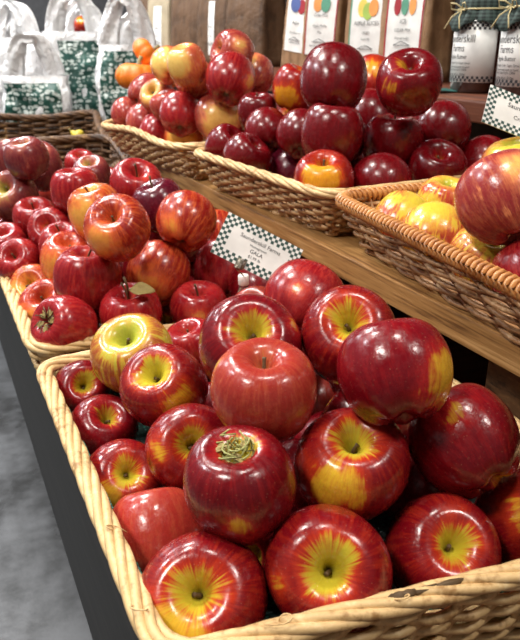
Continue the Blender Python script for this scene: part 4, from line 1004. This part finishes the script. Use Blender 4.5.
# dark gourds in the far dark basket
def gourd(label, loc, D, mat, axis, spin):
    m = MB(); m.lathe([(.02, -.62), (.45, -.60), (.8, -.42), (1.0, 0), (.9, .35), (.6, .6), (.35, .72), (.25, .95), (.12, 1.1), (.02, 1.15)], 28)
    o = m.build('gourd', mat); o.location = loc; o.scale = (D/2,)*3; o.rotation_mode = 'QUATERNION'; o.rotation_quaternion = orient(axis, spin)
    tag(o, label, 'gourd', 'gourds in the far dark basket')
    m = MB(); m.tube([(0, 0, 1.1), (.03, 0, 1.3), (.1, .05, 1.45)], .09, 6); m.build('stem', 'squashstem', o)
M['gourddark'] = wicker_material('dark_gourd_skin', (.008, .012, .010), (.015, .024, .018), (.03, .045, .03), .35)
M['gourdyellow'] = wicker_material('yellow_gourd_skin', (.45, .33, .02), (.60, .45, .03), (.40, .42, .05), .4)
GZ = TZ + .006
for (gx, gy, gz, D, mt, lb, ax, sp) in (
    (.20, 2.16, .052, .11, 'gourddark', 'dark green gourd at the left of the far dark basket', (.9, .2, .3), 1),
    (.34, 2.12, .050, .11, 'gourddark', 'dark green gourd in the centre of the far dark basket', (-.8, .4, .3), 2),
    (.46, 2.20, .052, .11, 'gourddark', 'dark green gourd at the right end of the far dark basket', (.3, .9, .3), 3),
    (.27, 2.30, .055, .12, 'gourddark', 'dark green gourd at the back left of the far dark basket', (.3, -.9, .4), 4),
    (.41, 2.35, .055, .12, 'gourddark', 'dark green gourd at the back right of the far dark basket', (-.5, -.9, .3), 5),
    (.30, 2.19, .112, .05, 'gourdyellow', 'small yellow gourd in the centre top of the far dark basket', (.6, .3, .6), 6),
    (.44, 2.28, .118, .05, 'gourdyellow', 'small yellow gourd at the right of the far dark basket', (-.6, .3, .6), 7)):
    gourd(lb, (gx, gy, GZ+gz), D, mt, ax, sp)

# ------------------------------------------------------------------ white printed bags
m = MB(); m.box((.31, 3.10, TZ+.06), (.50, 1.06, .12), bev=.004); o = m.build('display_riser', 'blackwood', None, False); tag(o, 'low dark riser box under the leftmost white printed bags', 'riser')
m = MB(); m.box((.765, 2.94, TZ+.06), (.37, 1.38, .12), bev=.004); o = m.build('display_riser', 'blackwood', None, False); tag(o, 'low dark riser box under the tall-handled white bags by the shelf', 'riser')
def film_bag(label, x, y, base, w, d, h, turn, panel=None, seed=0, hh=.12, apples=()):
    """t-shirt bag: crumpled body, two looped handles, printed green front"""
    from mathutils import noise as nz_
    root = empty('plastic_bag', (x, y, base), turn); tag(root, label, 'bag', 'white printed plastic bags')
    seg, rows_ = 44, 26; sd = Vector((seed*3.1, seed*1.7, seed*5.3))
    def surf(a, q, off=0.0):
        c, s = math.cos(a), math.sin(a); e = 2/3.4
        px = math.copysign(abs(c)**e, c); py = math.copysign(abs(s)**e, s)
        pin = 1 - .38*max(0, q-.62)/.38*1.0
        low = 1 - .10*(1-min(1, q*5))
        v = Vector((px*d/2*pin*low, py*w/2*(1-.10*max(0, q-.6))*low, h*q))
        n = nz_.noise(v*16+sd)*.016 + nz_.noise(v*42+sd)*.006
        rad = Vector((px, py, 0)); rad.normalize()
        k = min(1, q*8)
        return v + rad*(n*k + off)
    m = MB(); vs = []
    for i in range(rows_+1):
        for k in range(seg): vs.append(surf(2*PI*k/seg, i/rows_))
    fs = [(i*seg+k, i*seg+(k+1) % seg, (i+1)*seg+(k+1) % seg, (i+1)*seg+k) for i in range(rows_) for k in range(seg)]
    fs.append(tuple(range(seg))[::-1])
    m.add(vs, fs)
    m.build('bag_body', 'film', root)
    if panel:
        a0, a1, q0, q1 = panel; m = MB(); A_, Q_ = 16, 24; vs = []
        for off in (.0022, .0028):
            for i in range(Q_+1):
                for k in range(A_+1): vs.append(surf(a0+(a1-a0)*k/A_, q0+(q1-q0)*i/Q_, off))
        o_ = (A_+1)*(Q_+1); fs = []
        for i in range(Q_):
            for k in range(A_):
                p = i*(A_+1)+k; fs.append((p, p+A_+1, p+A_+2, p+1)); fs.append((o_+p, o_+p+1, o_+p+A_+2, o_+p+A_+1))
        m.add(vs, fs); m.build('printed_panel', 'print', root)
    for s in (-1, 1):
        m = MB(); pts = []; K = 22; W0 = w*.30
        for k in range(K+1):
            q = k/K; a = PI*q
            pts.append(Vector((s*d*.14 + .012*math.sin(q*5+seed), -W0*math.cos(a)*(1-.25*math.sin(a)), h*.97 + hh*math.sin(a)**.8 + .006*math.sin(q*17+seed))))
        vs = []; B_ = 7
        for k, p in enumerate(pts):
            t = (pts[min(k+1, K)]-pts[max(k-1, 0)]).normalized(); nrm_ = Vector((0, t.z, -t.y)); 
            wd = .022 + .022*abs(math.cos(PI*k/K))**2
            for lay in (0, 1):
                for j in range(B_):
                    e = j/(B_-1)-.5
                    vs.append(p + nrm_*wd*2*e*.8 + Vector((.010*math.sin(e*9+k*.5+seed)+.0012*lay, 0, 0)))
        fs = []; st = 2*B_
        for k in range(K):
            for j in range(B_-1):
                a = k*st+j; fs.append((a, a+1, a+st+1, a+st)); b = a+B_; fs.append((b, b+st, b+st+1, b+1))
            a = k*st; fs.append((a, a+st, a+st+B_, a+B_)); a = k*st+B_-1; fs.append((a, a+B_, a+st+B_, a+st))
        m.add(vs, fs); m.build('handle', 'film', root)
    return root
GP = (PI-1.0, PI+1.0)
film_bag('white plastic bag with tall green printed front and an apple showing at its top', .575, 2.84, TZ+.12, .25, .13, .312, math.radians(72), (PI-.28, PI+1.02, .03, .90), 1, .14)
film_bag('low white plastic bag with green printed front at the left photo edge', .385, 2.67, TZ+.12, .23, .12, .170, math.radians(74), (PI-.95, PI+.62, .04, .86), 2, .13)
film_bag('white plastic bag with green printed front and tall handles behind the orange squashes', .665, 2.46, TZ+.12, .21, .12, .27, math.radians(66), (PI-.72, PI+.92, .05, .93), 3, .15)
film_bag('plain white plastic bag slumped between the two green printed ones at the left', .385, 3.06, TZ+.12, .22, .15, .29, math.radians(60), None, 4, .13)
film_bag('plain white plastic bag with upright handles at the far left', .19, 3.32, TZ+.12, .24, .18, .32, math.radians(70), None, 5, .15)
film_bag('plain white plastic bag behind the tall printed one', .655, 3.09, TZ+.12, .20, .14, .30, math.radians(50), None, 6, .14)
film_bag('plain white plastic bag beyond the squash basket, right of the tall printed one', .735, 2.655, TZ+.12, .10, .08, .24, math.radians(60), None, 7, .13)
film_bag('plain white plastic bag furthest back between the others', .36, 3.53, TZ+.12, .24, .18, .34, math.radians(70), None, 8, .15)
film_bag('plain white plastic bag furthest back behind the printed one with tall handles', .655, 3.42, TZ+.12, .20, .14, .32, math.radians(45), None, 9, .14)
TR = 'R'
for k, (px, py, t_, D, typ, lb) in enumerate(((86, 29, 2.70, .095, 'F', 'red and yellow apple showing at the top of the tall printed bag'),
                                 (13, 79, 2.53, .07, 'O', 'orange-red apple showing inside the low printed bag at the left edge'),
                                 (57, 89, 2.62, .075, 'K', 'dark red apple seen between the two printed bags'))):
    place_apple(400+k, typ, at_depth(px, py, t_), D, camdir(.1, .75, .6), 1.0, [tuple(camdir(-.1, .4, .9))+(40,)] if k == 0 else [], .2, lb, 'apples in the printed bags')

# ------------------------------------------------------------------ far room
m = MB(); m.box((-.22, 5.70, 1.10), (.34, .16, 2.19)); o = m.build('dark_cabinet', 'blackwood', None, False); tag(o, 'tall black cabinet against the far wall behind the bags', 'cabinet')
def em(name, c, s):
    t = NT(name); t.b.inputs['Emission Color'].default_value = (*c, 1); t.b.inputs['Emission Strength'].default_value = s; t.set(Base_Color=(.8, .8, .8)); return t.m
M['daylight'] = em('daylight_pane', (.80, .92, 1.0), 2.2)
w_ = empty('window_1', (-.9, 5.79, 1.6)); struct(w_)
m = MB(); m.box((0, 0, 0), (.9, .015, 1.1)); m.build('pane', 'daylight', w_, False)
m = MB()
for c, d in (((0, -.02, .56), (1.0, .05, .06)), ((0, -.02, -.56), (1.0, .05, .06)), ((-.47, -.02, 0), (.06, .05, 1.1)), ((.47, -.02, 0), (.06, .05, 1.1)), ((0, -.02, 0), (.03, .04, 1.1))): m.box(c, d)
m.build('window_frame', 'wall', w_, False)

# straw bits on the oak board
def bit(px, py, h, dx, dy, label, L=.022):
    d = RT @ (Vector(((px-260)/F, (320-py)/F, -1))); t_ = -h/d.z; p = CAM + d*t_
    a = Vector((dx, dy, 0)).normalized()
    m = MB(); m.tube([p-a*L*.5, p+Vector((0, 0, .002)), p+a*L*.5+Vector((0, 0, .003))], [.0006, .0014, .0004], 5)
    o = m.build('straw_piece', 'straw'); tag(o, label, 'straw', 'broken straw on the oak board')
bit(424, 313, .2868, .5, -.3, 'broken piece of pale straw lying on the oak board edge, larger of two')
bit(444, 322, .2868, .1, -.5, 'short broken piece of pale straw on the oak board, right of the larger', .012)

# ------------------------------------------------------------------ lights
def area(name, loc, size, power, c=(1, .95, .88), sy=None, aim=None):
    l = bpy.data.lights.new(name, 'AREA'); l.shape = 'RECTANGLE'; l.size = size; l.size_y = sy or size; l.energy = power; l.color = c
    o = bpy.data.objects.new(name, l); col.objects.link(o); o.location = loc
    if aim: o.rotation_euler = (Vector(aim)-Vector(loc)).to_track_quat('-Z', 'Y').to_euler()
    return o
area('ceiling_lamp', (-1.2, .1, 3.1), .34, 36, sy=.50)
area('ceiling_lamp', (1.05, -.8, 3.1), .30, 22, sy=.30)
area('ceiling_lamp', (-.4, 1.6, 3.2), .36, 34, sy=.30)
area('ceiling_lamp', (.35, .35, 3.2), .25, 14, sy=.25)
area('ceiling_lamp', (.0, 3.0, 3.2), .6, 75, (1, .98, .96), sy=.6)  # unseen lamp added to brighten the white bags at the back
area('ceiling_lamp', (-1.3, 4.4, 3.2), .8, 60, (.88, .94, 1), sy=.8)
area('ceiling_lamp', (-1.6, 2.0, 3.2), .4, 36, (.92, .96, 1), sy=.4)
W = bpy.data.worlds.new('world'); scene.world = W; W.use_nodes = True
W.node_tree.nodes['Background'].inputs[0].default_value = (.55, .58, .62, 1); W.node_tree.nodes['Background'].inputs[1].default_value = .1
scene.view_settings.view_transform = 'Standard'; scene.view_settings.look = 'None'; scene.view_settings.gamma = 1.0
scene.view_settings.exposure = 0.28
